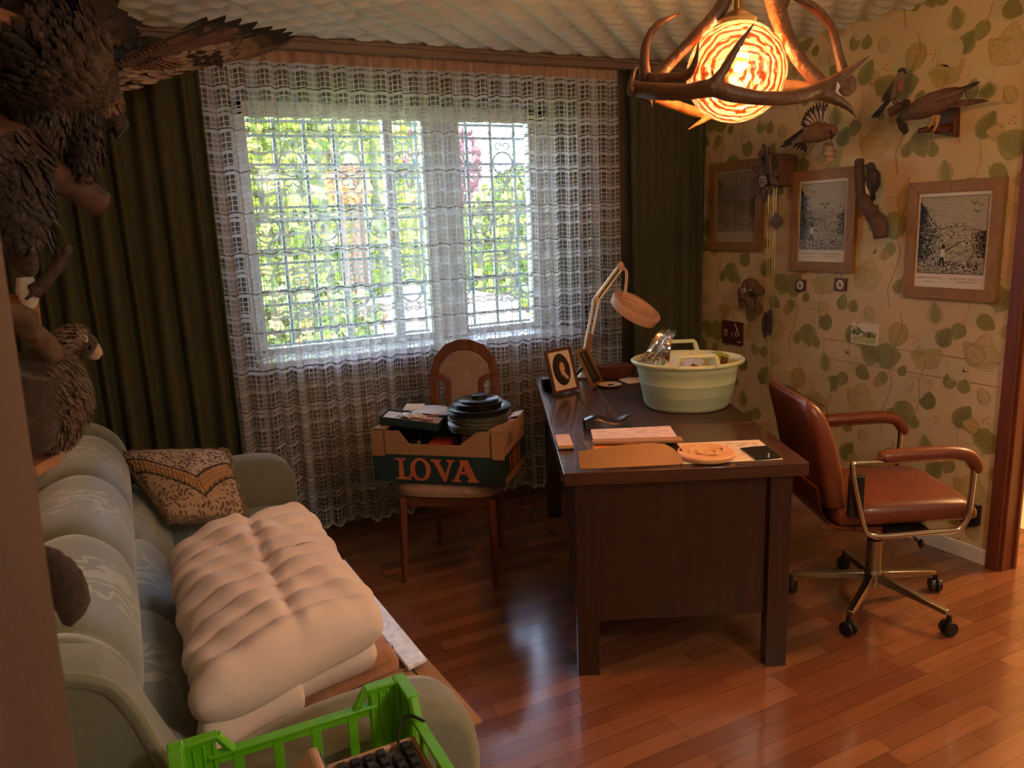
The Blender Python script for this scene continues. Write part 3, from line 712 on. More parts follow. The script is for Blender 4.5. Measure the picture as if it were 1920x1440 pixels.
# embroidered seat throw with pale scrolls, at the near corner of the seat
o = MB()
def throw(u, v): x = .16+u*.40; y = 1.58+v*.34; return (x, y, .437+.004*sin(x*30)+.003*sin(y*26)-(max(0, x-.47)**2*2.2))
o.grid(throw, 20, 16)
th_ = tag(o.build('seat_throw', 'blanket_cloth', smooth=80, solid=.006), 'dark brown throw with pale scroll embroidery under the near quilt edge', 'throw')
for cx, cy, s_ in ((.47, 1.70, 1), (.36, 1.66, -1), (.50, 1.80, 1), (.27, 1.63, 1)):
    for k in range(4):
        o = MB(); P = [throw((cx-.16+.012*k*cos(a)*s_+.035*sin(a+k*.3))/.40, (cy-1.58+.03*cos(a+k*.25))/.34) for a in [q*.22 for q in range(8)]]
        o.tube([Vector(p)+Vector((0, 0, .005)) for p in P], [.001, .002, .003, .0035, .003, .002, .0015, .001], 5); o.build('scroll_embroidery', 'wood_pale', parent=th_)
# ---------------------------------------------------------------- stool and crate with the adding machine
st = thing('stool', 'low wooden stool carrying the green crate at the near sofa end', 'stool', (.185, 1.03, 0))
MB().box((0, 0, .455), (.36, .46, .03)).build('seat', 'oak_dark', parent=st, bevel=.004)
for x in (-.15, .15):
    for y in (-.2, .2): MB().tube([(x*1.05, y*1.05, 0), (x, y, .441)], [.015, .02], 8).build('leg', 'oak_dark', parent=st)
CZ0, CZ1 = .47, .715; cx0, cx1, cy0, cy1 = -.018, .382, .74, 1.30
cr = thing('crate', 'bright green slatted plastic crate on a stool by the near sofa end', 'crate', ((cx0+cx1)/2, (cy0+cy1)/2, CZ0))
off = cr.location
def crate_wall(p0, p1, name='side_wall', notch=True):
    p0, p1 = Vector(p0), Vector(p1); L_ = (p1-p0).length; d = (p1-p0)/L_; inn = Vector((-d.y, d.x, 0)); mb = MB(off=off)
    R = Matrix((d, inn, Vector((0, 0, 1)))).transposed()
    def bx(s0, s1, z0, z1, t=.010, o_=0): mb.box(p0+d*(s0+s1)/2+inn*o_+Vector((0, 0, (z0+z1)/2)), (s1-s0, t, z1-z0), R)
    zl = CZ1-.022
    bx(-.011, .012, CZ0, CZ1+.0145, .022)
    bx(.0, L_, CZ0, CZ0+.03); bx(0, .065, CZ0, CZ1+.012); bx(L_-.065, L_, CZ0, CZ1+.012)
    bx(.065, L_-.065, zl-.022, zl-.008, .006); bx(.05, L_-.05, zl-.006, zl, .020); bx(-.004, .07, CZ1+.008, CZ1+.015, .022); bx(L_-.07, L_+.004, CZ1+.008, CZ1+.015, .022)
    # sloping shoulders of the rim
    for a, b_ in ((.068, .09), (L_-.068, L_-.09)):
        q0 = p0+d*a+Vector((0, 0, CZ1+.011)); q1 = p0+d*b_+Vector((0, 0, zl-.003)); mb.tube([q0, q1], .008, 6, flat=1.3)
    n = 5 if L_ < .5 else 6
    for k in range(1, n): s_ = .03+(L_-.06)*k/n; bx(s_-.009, s_+.009, CZ0+.03, zl-.006, .008)
    for k in range(4): s_ = .012+k*.016; bx(s_-.002, s_+.002, CZ0, CZ1, .016); bx(L_-s_-.002, L_-s_+.002, CZ0, CZ1, .016)
    return mb.build(name, 'green_plastic', parent=cr, bevel=.0015)
crate_wall((cx0, cy1, 0), (cx1, cy1, 0)); crate_wall((cx1, cy1, 0), (cx1, cy0, 0)); crate_wall((cx1, cy0, 0), (cx0, cy0, 0)); crate_wall((cx0, cy0, 0), (cx0, cy1, 0))
for cx__ in (cx0+.002, cx1-.002):
    for cy__ in (cy0+.002, cy1-.002): MB(off=off).box((cx__, cy__, CZ1-.02), (.026, .026, .072)).build('corner_post', 'green_plastic', parent=cr, bevel=.003)
MB(off=off).box(((cx0+cx1)/2, (cy0+cy1)/2, CZ0+.004), (cx1-cx0, cy1-cy0, .008)).build('bottom', 'green_plastic', parent=cr)
# ---------------------------------------------------------------- adding machine in the crate
am = thing('adding_machine', 'old beige adding machine with black square keys in the green crate', 'adding machine', (.245, 1.0, CZ0+.008))
def loc(o_): return o_.location
mb = MB(off=am.location)
mb.box((.245, 1.0, .57), (.24, .38, .18))
ridge = [(.120, .62), (.128, .665), (.185, .715), (.198, .715), (.205, .66)]
mb.prism(ridge, lambda u, v, w_: (u, .84+w_, v), .36)
mb.box((.29, 1.193, .668), (.16, .010, .014)); mb.box((.365, 1.0, .668), (.008, .38, .014)); mb.box((.212, 1.0, .668), (.010, .38, .018))
mb.build('housing', 'machine_beige', parent=am, smooth=30, bevel=.004)
MB(off=am.location).prism([(.1975, .7125), (.2045, .668), (.208, .668), (.201, .7135)], lambda u, v, w_: (u, .86+w_, v), .32).build('paper_window', 'grey_lens', parent=am, smooth=0)
MB(off=am.location).box((.289, 1.0, .663), (.142, .375, .006)).build('key_bed', 'key_bed', parent=am, smooth=0)
for i in range(6):
    for j in range(8):
        x, y = .228+i*.0225+.004, 1.172-j*.024
        if (i, j) in ((4, 0),): continue
        k = MB(off=am.location); s_ = .0085; z = .668+.008*(1-(i+j) % 3*.1)
        vs = [(x-s_, y-s_, .664), (x+s_, y-s_, .664), (x+s_, y+s_, .664), (x-s_, y+s_, .664), (x-.007, y-.007, z+.008), (x+.007, y-.007, z+.008), (x+.007, y+.007, z+.008), (x-.007, y+.007, z+.008)]
        k.add(vs, [(0, 1, 5, 4), (1, 2, 6, 5), (2, 3, 7, 6), (3, 0, 4, 7), (4, 5, 6, 7)])
        k.build('key', 'key_dark', parent=am, smooth=0, bevel=.001)
MB(off=am.location).tube(spline([(.33, 1.17, .675), (.345, 1.20, .70), (.365, 1.205, .71), (.381, 1.17, .715)], 6), .003, 6).build('power_cord', 'black_plastic', parent=am)

# ================================================================ dining chair
CA = radians(-36.2)
ch = thing('dining_chair', 'dining chair with arched upholstered back before the lace curtain', 'chair', (1.263, 3.168, 0), CA)
# local x = width, local y = towards the back
for sx in (-1, 1):
    MB().tube([(sx*.208, -.195, 0), (sx*.20, -.185, .40)], [.015, .023], 4).build('leg', 'chair_wood', parent=ch, smooth=20, bevel=.003)
    MB().tube([(sx*.155, .235, 0), (sx*.165, .20, .42)], [.015, .022], 4).build('leg', 'chair_wood', parent=ch, smooth=20, bevel=.003)
mb = MB(); mb.box((0, -.175, .385), (.38, .02, .055)); mb.box((0, .19, .385), (.32, .02, .055))
for sx in (-1, 1): mb.box((sx*.18, 0, .385), (.02, .36, .055), rz=sx*.10)
mb.build('apron', 'chair_wood', parent=ch, bevel=.003)
def seatf(r, th): 
    ex = .55; c_, s_ = cos(th), sin(th); w_ = .235-.02*s_
    return Vector((w_*abs(c_)**ex*(1 if c_ > 0 else -1)*r, .215*abs(s_)**ex*(1 if s_ > 0 else -1)*r, 0))
mb = MB(); rings = [(1, .415), (1.0, .425), (1.01, .438), (.98, .452), (.9, .462), (.6, .470), (.2, .473)]
vs = []; K = 40
for r, z in rings: vs += [seatf(r, 2*pi*k/K)+Vector((0, 0, z)) for k in range(K)]
fs = [(i*K+k, i*K+(k+1) % K, (i+1)*K+(k+1) % K, (i+1)*K+k) for i in range(len(rings)-1) for k in range(K)]+[tuple(range(K)), tuple(range((len(rings)-1)*K, len(rings)*K))]
mb.add(vs, fs).build('seat', 'fabric_chair', parent=ch)
def BM(u, v, w_): return (u, .205+(v-.42)*.16+w_, v)      # plane of the back, leaning backwards
outer = [(-.170, .40), (-.172, .86), (-.150, .945), (-.095, 1.005), (-.03, 1.028), (.03, 1.028), (.095, 1.005), (.150, .945), (.172, .86), (.170, .40)]
inner = [(-.128, .40), (-.130, .855), (-.115, .915), (-.072, .960), (-.025, .978), (.025, .978), (.072, .960), (.115, .915), (.130, .855), (.128, .40)]
mb = MB()
for i in range(9):
    mb.prism([outer[i], outer[i+1], inner[i+1], inner[i]], BM, .026)
mb.build('back_frame', 'chair_wood', parent=ch, smooth=20, weld=False, bevel=.003)
mb = MB()
for s_ in (-1, 1):
    mb.prism([(s_*.129, .870), (s_*.129, .838), (s_*.100, .826), (s_*.093, .812), (s_*.093, .44), (s_*.068, .44), (s_*.066, .83), (s_*.078, .846)], BM, .022)
mb.build('inner_rail', 'chair_wood', parent=ch, smooth=20, bevel=.002)
pad = [(-.067, .46), (-.067, .83), (-.078, .850), (-.129, .868), (-.116, .914), (-.072, .958), (-.025, .976), (.025, .976), (.072, .958), (.116, .914), (.129, .868), (.078, .850), (.067, .83), (.067, .46)]
MB().prism(pad, lambda u, v, w_: BM(u, v, w_-.004), .024).build('back_pad', 'fabric_chair', parent=ch, smooth=30, bevel=.006)

# ---------------------------------------------------------------- banana box on the chair
BA = radians(-41)
bx_ = thing('cardboard_box', 'open fruit box lettered LOVA on the seat of the dining chair', 'box', (1.245, 3.155, .474), BA)
W_, D2, Hb = .60, .36, .235; hwx = W_/2
front = [(-hwx, 0), (hwx, 0), (hwx, Hb), (.18, Hb), (.10, Hb-.062), (-.13, Hb-.062), (-.175, Hb-.004), (-hwx, Hb-.004)]
MB().prism(front, lambda u, v, w_: (u, -D2/2+w_, v), .007).build('front_panel', 'cardboard', parent=bx_, smooth=0)
MB().prism([(-hwx, 0), (hwx, 0), (hwx, Hb), (-hwx, Hb)], lambda u, v, w_: (u, D2/2-.007+w_, v), .007).build('rear_panel', 'cardboard', parent=bx_, smooth=0)
mb = MB()
for s_ in (-1, 1):
    mb.box((s_*(hwx-.0035), 0, Hb/2), (.007, D2, Hb)); mb.box((s_*(hwx-.028), -.0, Hb+.001), (.056, .09, .004))
    mb.prism([(-.018, -D2/2), (-.075, -D2/2), (-.05, -.06), (-.005, -.06)] if s_ < 0 else [(0, -D2/2), (-.075, -D2/2+.01), (-.05, .02), (-.002, .04)], lambda u, v, w_: (s_*hwx+(u if s_ > 0 else -u), v, Hb+.001+w_-.2*(u if s_ > 0 else u)*0), .004)
    mb.box((s_*(hwx-.0275), -D2/2-.004, Hb-.06), (.055, .003, .115))
mb.box((0, 0, .004), (W_-.01, D2-.01, .006)); mb.build('end_panels', 'cardboard', parent=bx_, smooth=0)
MB().box((hwx-.02, D2/2-.05, Hb+.006), (.045, .10, .003), R=rotm(0, -12, 0)).build('torn_flap', 'paper', parent=bx_, smooth=0)
mb = MB().box((-.001, -D2/2-.0012, .063), (W_+.003, .002, .124)); mb.box((hwx+.0012, 0, .085), (.002, D2+.002, .09))
mb.build('printed_band', 'cardboard_print', parent=bx_, smooth=0)
# lettering
def LM(u, v, w_): return (-.20+u, -D2/2-.0024-w_, .012+v)
lt = MB(); hh = .097
def stroke(poly): lt.prism(poly, LM, .0008)
# L
stroke([(0, 0), (0, .006), (.016, .010), (.020, hh-.012), (.0, hh-.004), (.0, hh), (.052, hh), (.052, hh-.006), (.038, hh-.012), (.040, .012), (.062, .012), (.070, .03), (.076, .03), (.072, 0)])
# O as a ring of quads
oc = (.118, hh/2); n = 28
for k in range(n):
    a, b_ = 2*pi*k/n, 2*pi*(k+1)/n
    stroke([(oc[0]+.048*cos(a), oc[1]+.052*sin(a)), (oc[0]+.048*cos(b_), oc[1]+.052*sin(b_)), (oc[0]+.026*cos(b_), oc[1]+.042*sin(b_)), (oc[0]+.026*cos(a), oc[1]+.042*sin(a))])
# V
stroke([(.166, hh), (.166, hh-.008), (.182, hh-.014), (.222, -.002), (.232, -.002), (.232, .030), (.206, hh-.014), (.214, hh-.008), (.214, hh)])
stroke([(.232, -.002), (.232, .030), (.252, hh-.012), (.240, hh-.008), (.240, hh), (.276, hh), (.276, hh-.008), (.264, hh-.012), (.234, -.002)])
# A
stroke([(.262, 0), (.262, .008), (.272, .012), (.302, hh-.02), (.298, hh), (.318, hh), (.318, hh-.02), (.290, .012), (.300, .008), (.300, 0)])
stroke([(.318, hh), (.318, hh-.045), (.340, .012), (.330, .008), (.330, 0), (.384, 0), (.384, .006), (.372, .012), (.336, hh)])
stroke([(.292, .034), (.296, .046), (.342, .046), (.346, .034)])
lt.build('lettering', 'orange_ink', parent=bx_, smooth=0)
sd = MB()
for k, (y, w__) in enumerate(((-.10, .02), (-.06, .012), (-.03, .012), (.0, .02), (.05, .02))):
    sd.box((hwx+.003, y, .085), (.001, w__, .07))
sd.build('side_lettering', 'orange_ink', parent=bx_, smooth=0)
sl = MB(); 
for z in (.165, .178, .192, .205): sl.box((hwx+.0006, -.08, z), (.001, .10-.02*(z > .18), .006))
sl.build('side_print', 'oak_dark', parent=bx_, smooth=0)
for s_ in (-1, 1):
    sl = MB(); sl.tube([(s_*(hwx-.058), -D2/2-.003, Hb-.005), (s_*(hwx-.058), -D2/2-.003, Hb-.115), (s_*(hwx-.050), -D2/2-.003, Hb-.121), (s_*(hwx-.004), -D2/2-.003, Hb-.122)], .0022, 4); sl.build('corner_outline', 'oak_dark', parent=bx_, smooth=0)
Rz = Matrix.Rotation(BA, 3, 'Z')
def BW(x, y, z): return Vector((1.245, 3.155, .474))+Rz@Vector((x, y, z))
# contents of the box
def stand(name, label, cat, loc, dims, m, rot=0, bev=.002):
    return tag(MB().box((0, 0, 0), dims).build(name, m, smooth=30, bevel=bev), label, cat), loc
o = MB().box((0, 0, .09), (.20, .13, .185)).build('red_carton', 'red_card', bevel=.002); o.location = BW(.165, .03, .011); o.rotation_euler.z = BA
tag(o, 'red carton with white sideways lettering under the film reels', 'carton')
def glyph(kind, z0):
    r = .0075; P = [(.8, 0), (-1, 0), (-.9, .6), (0, 1), (.9, .6), (1, .1)] if False else None
    if kind == 'e': P = [(-.9, 0), (.9, 0), (.85, .55), (.3, .95), (-.35, .95), (-.9, .5), (-1, -.2), (-.6, -.85), (.1, -1), (.8, -.7)]
    else: P = [(.8, .65), (.3, .98), (-.5, .9), (-.75, .5), (-.2, .12), (.4, -.1), (.8, -.5), (.4, -.95), (-.3, -1), (-.85, -.7)]
    # the word runs upwards on the carton face
    MB().tube([(-.083-r*y_*1.2, -.0662, z0+r*x_) for x_, y_ in P], .0019, 5).build('letter', 'paper', parent=o)
for ch_, z_ in (('e', .095), ('s', .115), ('s', .134), ('e', .154)): glyph(ch_, z_)
o = MB().box((0, 0, .07), (.10, .12, .14)).build('red_carton', 'red_card', bevel=.002); o.location = BW(-.03, -.02, .011); o.rotation_euler.z = BA
tag(o, 'small red carton low in the box behind the cut-out', 'carton')
o = MB().lathe([(.03, 0), (.03, .15), (.027, .155)], 24).build('black_canister', 'film_black'); o.location = BW(-.13, -.08, .011)
tag(o, 'round black canister in the left of the fruit box', 'canister')
for i, (x, y, w__, d_, h_) in enumerate(((-.20, .06, .14, .2, .20), (-.06, .09, .12, .12, .205))):
    o = MB().box((0, 0, h_/2), (w__, d_, h_)).build('black_carton', 'black_slate', bevel=.002); o.location = BW(x, y, .011); o.rotation_euler.z = BA
    tag(o, ('black carton under the flat open case in the fruit box', 'black carton in the middle rear of the fruit box')[i], 'carton')
# open flat case with bits, lying across the box
cs = thing('flat_case', 'flat open dark case with a beige lining across the left of the fruit box', 'case', BW(-.155, -.06, .232), BA+radians(5))
cs.rotation_euler = (radians(3), radians(7), BA+radians(5))
mb = MB(); 
for x, y, w__, d_ in ((0, -.058, .27, .004), (0, .058, .27, .004), (-.133, 0, .004, .12), (.133, 0, .004, .12)): mb.box((x, y, .018), (w__, d_, .036))
mb.box((0, 0, .002), (.27, .12, .004)); mb.build('tray', 'cardboard_print', parent=cs, smooth=0)
MB().box((0, 0, .0165), (.258, .108, .024)).build('lining', 'machine_beige', parent=cs, smooth=0)
MB().box((-.095, .0, .030), (.055, .085, .004)).build('label_card', 'paper', parent=cs, smooth=0)
wv_ = MB().grid(lambda u, v: (-.055+.15*u, -.04+.08*v, .031+.012*sin(u*9+v*4)*sin(v*7+u*3)+.006), 16, 10); wv_.build('clear_wrapper', 'white_plastic', parent=cs, smooth=20, solid=.0006)
MB().tube([(.0, -.03, .038), (.10, -.03, .040)], .005, 8).tube([(.06, .01, .036), (.11, .03, .046)], .007, 8).build('red_pen', 'meat_red', parent=cs)
# papers
o = MB().grid(lambda u, v: (-.15+.30*u, -.09+.18*v, .012*sin(u*5)*v+.01*sin(v*4+1)), 14, 10).build('loose_paper', 'paper', solid=.0006, smooth=60); o.location = BW(-.08, .10, .252); o.rotation_euler = (radians(4), 0, BA+.2)
tag(o, 'loose white papers at the back of the fruit box', 'paper')
o = MB().box((0, 0, 0), (.09, .07, .002)).build('loose_paper', 'paper_warm', smooth=0); o.location = BW(-.22, .13, .262); o.rotation_euler = (radians(12), 0, BA+.1)
tag(o, 'cream card leaning behind the flat open case', 'paper')
# film reels: every reel is its own thing
RC = BW(.135, .01, 0); z = .474+.206
REELS = [(.138, .012, 'film_silver', 'lowest silver film reel, directly on the red carton'), (.140, .012, 'film_silver', 'second silver film reel from the bottom of the pile'), (.138, .012, 'film_silver', 'third silver film reel from the bottom of the pile'),
         (.136, .014, 'film_silver', 'uppermost of the silver film reels, under the olive one'), (.137, .026, 'film_olive', 'thick olive film reel in the middle of the pile'), (.139, .012, 'film_black', 'black film reel lying on the thick olive one'), (.142, .012, 'film_black', 'broad black film reel, topmost of the large ones'),
         (.108, .012, 'film_black', 'lowest of the small black film reels'), (.112, .010, 'film_black', 'second small black film reel from the top'), (.092, .012, 'film_black', 'topmost small black film reel with a raised hub')]
for i, (r, h, mt, lb) in enumerate(REELS):
    rl = thing('film_reel', lb, 'film reel', (RC.x+.004*sin(i*2.3), RC.y+.004*cos(i*1.7), z), i*.7, 'film reels piled on the fruit box')
    MB().lathe([(.02, 0), (r-.002, 0), (r, .002), (r-.001, .003), (r-.007, .0035), (r-.007, h-.0035), (r-.001, h-.003), (r, h-.002), (r-.002, h-.0002), (.02, h-.0002)], 56).build('flanges', mt, parent=rl, smooth=50)
    rr = .034 if i == 9 else .018
    MB().lathe([(rr, h-.001), (rr, h+(.016 if i == 9 else .0)), (rr-.003, h+(.018 if i == 9 else .0)), (.006, h+(.018 if i == 9 else 0.0))], 28).build('hub', 'black_plastic' if i == 9 else mt, parent=rl, smooth=50)
    z += h
# ================================================================ desk
DA = radians(-25.3); DO = Vector((1.215, 2.093, 0)); DT = .76; DWd, DL = .81, 1.62
dk_ = thing('desk', 'large dark wooden desk standing slantwise in the room', 'desk', DO, DA)
Rd = Matrix.Rotation(DA, 3, 'Z')
def DW(u, v, z=DT): return DO+Rd@Vector((u, v, 0))+Vector((0, 0, z))
MB().box((DWd/2, DL/2, DT-.0225), (DWd, DL, .045)).build('desktop', 'desk_top_wood', parent=dk_, bevel=.003)
MB().prism([(.285, .53), (DWd-.012, .53), (DWd-.012, DL-.04), (.285, DL-.04)], lambda u, v, w_: (u, v, DT+.0002+w_), .0012).build('writing_surface', 'desk_mat', parent=dk_, smooth=0)
sm_ = MB(); sm_.box((.283, DL/2+.25, DT+.0009), (.0022, DL-.6, .0012)); sm_.box((.54, .528, DT+.0009), (.52, .0025, .0012)); sm_.build('inlay_line', 'frame_wood', parent=dk_, smooth=0)
for u, v in ((.075, .065), (DWd-.075, .065), (.075, DL-.065), (DWd-.075, DL-.065)):
    MB().box((u, v, (DT-.045)/2), (.075, .055, DT-.046)).build('leg', 'desk_wood', parent=dk_, bevel=.002)
MB().box((DWd/2, .27, .455), (DWd-.19, .42, .52)).build('drawer_pedestal', 'desk_wood', parent=dk_, bevel=.002)
MB().box((.058, .24, .445), (.02, .36, .54)).build('side_panel', 'desk_wood', parent=dk_, bevel=.002)
MB().box((.058, DL-.15, .52), (.018, .2, .38)).build('side_panel', 'desk_wood', parent=dk_, bevel=.002)
MB().box((DWd/2, DL-.075, .52), (DWd-.2, .02, .38)).build('rear_panel', 'desk_wood', parent=dk_, bevel=.002)
MB().box((DWd/2, DL/2, .675), (DWd-.14, DL-.16, .07)).build('apron', 'desk_wood', parent=dk_, bevel=.002)
TZ = DT+.0018
# ---------------------------------------------------------------- wash tub
tc_ = Vector((2.13, 2.59, TZ)); TA = radians(-28)
tb = thing('wash_tub', 'large oval pale green plastic wash tub on the desk', 'tub', tc_, TA)
def oval(prof, n=72, ax=.93, ay=.80):
    vs = []; fs = []
    for r, z_ in prof:
        for k in range(n):
            t = 2*pi*k/n; vs.append((r*ax*cos(t), r*ay*sin(t), z_))
    for i in range(len(prof)-1):
        for k in range(n): fs.append((i*n+k, i*n+(k+1) % n, (i+1)*n+(k+1) % n, (i+1)*n+k))
    fs.append(tuple(range(n))[::-1]); fs.append(tuple((len(prof)-1)*n+k for k in range(n)))
    return vs, fs
prof = [(.160, .0), (.172, .0), (.182, .003), (.196, .020), (.199, .030), (.2005, .031), (.206, .062), (.2075, .063), (.2085, .069), (.2095, .070), (.216, .110), (.2175, .111), (.219, .117), (.226, .160), (.2275, .161), (.232, .190), (.236, .192), (.252, .194), (.258, .200), (.2585, .207), (.252, .212), (.243, .209), (.234, .203), (.228, .185), (.205, .07), (.192, .02), (.180, .008), (.02, .008)]
vs, fs = oval(prof); MB().add(vs, fs).build('basin', 'tub_plastic', parent=tb, smooth=50)
def handle(sgn):
    y0 = sgn*.196; pts = [(-.085, y0, .205), (-.074, y0+sgn*.004, .245), (-.068, y0+sgn*.004, .252), (.068, y0+sgn*.004, .252), (.074, y0+sgn*.004, .245), (.085, y0, .205)]
    MB().tube(pts, [.012, .0095, .009, .009, .0095, .012], 8).build('handle', 'tub_plastic', parent=tb, smooth=50)
handle(-1); handle(1)
def TW(x, y, z_): return tc_+Matrix.Rotation(TA, 3, 'Z')@Vector((x*.92, y*.92, z_+(.03 if z_ > .04 else 0)))
def put(mb, name, m, loc, rot, label, cat, **k):
    o = mb.build(name, m, **k); o.location = loc; o.rotation_euler = rot; return tag(o, label, cat)
put(MB().box((0, 0, .07), (.09, .07, .14)), 'pink_packet', 'red_card', TW(-.14, .03, .01), (0, 0, TA+.3), 'red and white packet inside the plastic bag in the tub', 'packet', bevel=.004)
pk = put(MB().box((0, 0, .045), (.055, .045, .09)), 'pink_carton', 'print', TW(.0, .02, .105), (radians(20), radians(24), TA+.5), 'small pink and white carton tilted in the middle of the tub', 'carton', smooth=0)
pk.data.materials[0] = MATS['paper']
MB().box((.0, -.0235, .05), (.05, .002, .022)).box((.0285, 0, .05), (.002, .04, .07)).build('pink_print', 'meat_red', parent=pk, smooth=0)
put(MB().box((0, 0, .05), (.06, .06, .105)), 'filler_carton', 'paper_warm', TW(-.0, .03, .008), (0, 0, TA), 'cream carton beneath the pink one in the tub', 'carton', bevel=.002)
put(MB().box((0, 0, .05), (.10, .05, .10)).box((0, 0, .112), (.085, .04, .025)), 'white_dispenser', 'paper', TW(-.075, -.02, .05), (radians(12), radians(-15), TA+.6), 'white pointed plastic scoop standing in the tub', 'scoop', bevel=.006)
gc = put(MB().box((0, 0, .05), (.075, .03, .10)), 'green_carton', 'hedge', TW(.15, .045, .09), (radians(-10), radians(20), TA+.5), 'green and yellow small carton at the right side of the tub', 'carton', smooth=0)
gc.data.materials[0] = mat('green_card', '#8a9a2a', .4)
MB().box((.012, -.016, .07), (.04, .002, .035)).box((0, 0, .101), (.06, .024, .002)).build('brown_print', 'oak_dark', parent=gc, smooth=0)
put(MB().box((0, 0, .07), (.11, .08, .14)), 'brown_carton', 'cardboard', TW(.08, -.07, .01), (0, 0, TA+.1), 'plain brown carton low at the near side of the tub', 'carton', bevel=.002)
put(MB().box((0, 0, .04), (.10, .10, .08)), 'beige_carton', 'paper_warm', TW(.135, .03, .01), (0, 0, TA), 'beige carton low under the green one in the tub', 'carton', bevel=.002)
# crumpled clear bag
def bagf(u, v):
    r = .055*(1-.75*v**1.3)+.012*sin(u*2*pi*5+v*6)*(.4+v)+.008*sin(u*2*pi*9+v*13)
    a = u*2*pi; lean = v*v*.06
    return (r*cos(a)*1.1+lean, r*sin(a)*.8+.012*sin(v*8), .17*v+.012*sin(u*2*pi*3)*v)
put(MB().grid(bagf, 46, 22), 'plastic_bag', 'clear_plastic', TW(-.155, .03, .125), (0, radians(4), TA), 'crumpled clear plastic bag sticking up out of the tub', 'bag', smooth=12, fix=False)
# ---------------------------------------------------------------- photo frames
def photo_frame(bl, br, tr_, tl, label, portrait):
    bl, br, tr_, tl = map(Vector, (bl, br, tr_, tl)); bl.z = br.z = TZ+.004
    U = (br-bl); W2 = U.length; U.normalize(); V = ((tl-bl)+(tr_-br))/2; V -= U*V.dot(U); H2 = V.length; V.normalize(); Nn = U.cross(V)
    t = thing('photo_frame', label, 'photo frame', bl, 0, 'framed photographs on the desk'); t.location = bl
    M = lambda u, v, w_: U*u+V*v+Nn*w_
    fr_ = MB(); b2 = .013
    for P in ([(0, 0), (W2, 0), (W2-b2, b2), (b2, b2)], [(W2, 0), (W2, H2), (W2-b2, H2-b2), (W2-b2, b2)], [(W2, H2), (0, H2), (b2, H2-b2), (W2-b2, H2-b2)], [(0, H2), (0, 0), (b2, b2), (b2, H2-b2)]): fr_.prism(P, M, .014)
    fr_.build('frame', 'oak_dark' if portrait else 'frame_wood', parent=t, smooth=20, bevel=.001)
    MB().prism([(.004, .004), (W2-.004, .004), (W2-.004, H2-.004), (.004, H2-.004)], M, .006).build('backing', 'black_slate', parent=t, smooth=0)
    st_ = M(W2*.5, H2*.62, 0); ft = st_-Nn*.0; g = Vector((st_.x, st_.y, -.004+0))+Vector((-Nn.x, -Nn.y, 0)).normalized()*(.05+abs(Nn.z)*.12)
    MB().tube([st_, g], [.006, .012], 4, flat=3).build('easel_strut', 'black_slate', parent=t, smooth=0)
    ph = MB(); cx, cy = W2/2, H2*.52
    def F(poly, h, c): ph.flat(poly, M, .0065+h*.0004, c)
    def E(x, y, rx, ry, h, c, a0=0, a1=360, rot=0):
        P = []
        for k in range(25):
            a = radians(a0+(a1-a0)*k/24); X, Y_ = rx*cos(a), ry*sin(a); q = radians(rot); P.append((x+X*cos(q)-Y_*sin(q), y+X*sin(q)+Y_*cos(q)))
        F(P, h, c)
    if portrait:
        F([(b2, b2), (W2-b2, b2), (W2-b2, H2-b2), (b2, H2-b2)], 0, '#d8bfa4')
        rx, ry = W2*.33, H2*.37; E(cx, cy, rx, ry, 1, '#1d1512')
        E(cx+.002, cy+.010, rx*.52, ry*.58, 2, '#2c1c15')                                # hair
        E(cx+.004, cy+.008, rx*.30, ry*.34, 4, '#c39a82', rot=-6)                       # face
        E(cx-.001, cy-.020, rx*.16, ry*.22, 3, '#a97e66')                                # neck
        F([(cx-rx*.62, cy-ry*.55), (cx-rx*.2, cy-ry*.36), (cx+rx*.25, cy-ry*.36), (cx+rx*.62, cy-ry*.55), (cx+rx*.42, cy-ry*.84), (cx-rx*.42, cy-ry*.84)], 3, '#120d0c')
        E(cx+rx*.30, cy-ry*.42, rx*.16, ry*.30, 5, '#c8a086', rot=38); E(cx+rx*.12, cy-ry*.22, rx*.20, ry*.10, 6, '#cfa88e', rot=-30)
        for s_ in (-1, 1): E(cx+.004+s_*rx*.13, cy+.012+ry*.03, rx*.055, ry*.018, 6, '#2a1a14'); E(cx+.004+s_*rx*.13, cy+.012+ry*.09, rx*.07, ry*.014, 6, '#3a251c')
        E(cx+.005, cy+.002, rx*.035, ry*.07, 6, '#b58a72'); E(cx+.004, cy-.008, rx*.10, ry*.022, 6, '#94504a')
        F([(cx-rx*.34, cy+ry*.36), (cx-rx*.30, cy-ry*.05), (cx-rx*.22, cy+ry*.20), (cx-rx*.05, cy+ry*.46)], 7, '#2c1c15')
    else:
        F([(b2, b2), (W2-b2, b2), (W2-b2, H2-b2), (b2, H2-b2)], 0, '#1d1a19')
        E(cx-.006, cy+.045, .012, .018, 2, '#6d6866'); E(cx+.0, cy-.0, .013, .045, 1, '#454141'); E(cx+.004, cy-.045, .009, .03, 2, '#5c5856'); E(cx-.006, cy+.068, .009, .006, 3, '#8c8885')
    ph.build('photograph', 'print_gloss', parent=t, smooth=0, fix=False)
    return t
photo_frame(at(1037, 742, Z=TZ), at(1084, 731, Z=TZ), at(1058, 652, Y=3.19), at(1006, 661, Y=3.17), 'framed oval portrait of a dark-haired woman at the far left desk corner', True)
photo_frame(at(1109, 729, Z=TZ), at(1127, 718, Z=TZ), at(1098, 651, Y=3.27), at(1076, 662, Y=3.21), 'narrow framed dark photograph standing beside the woman portrait', False)
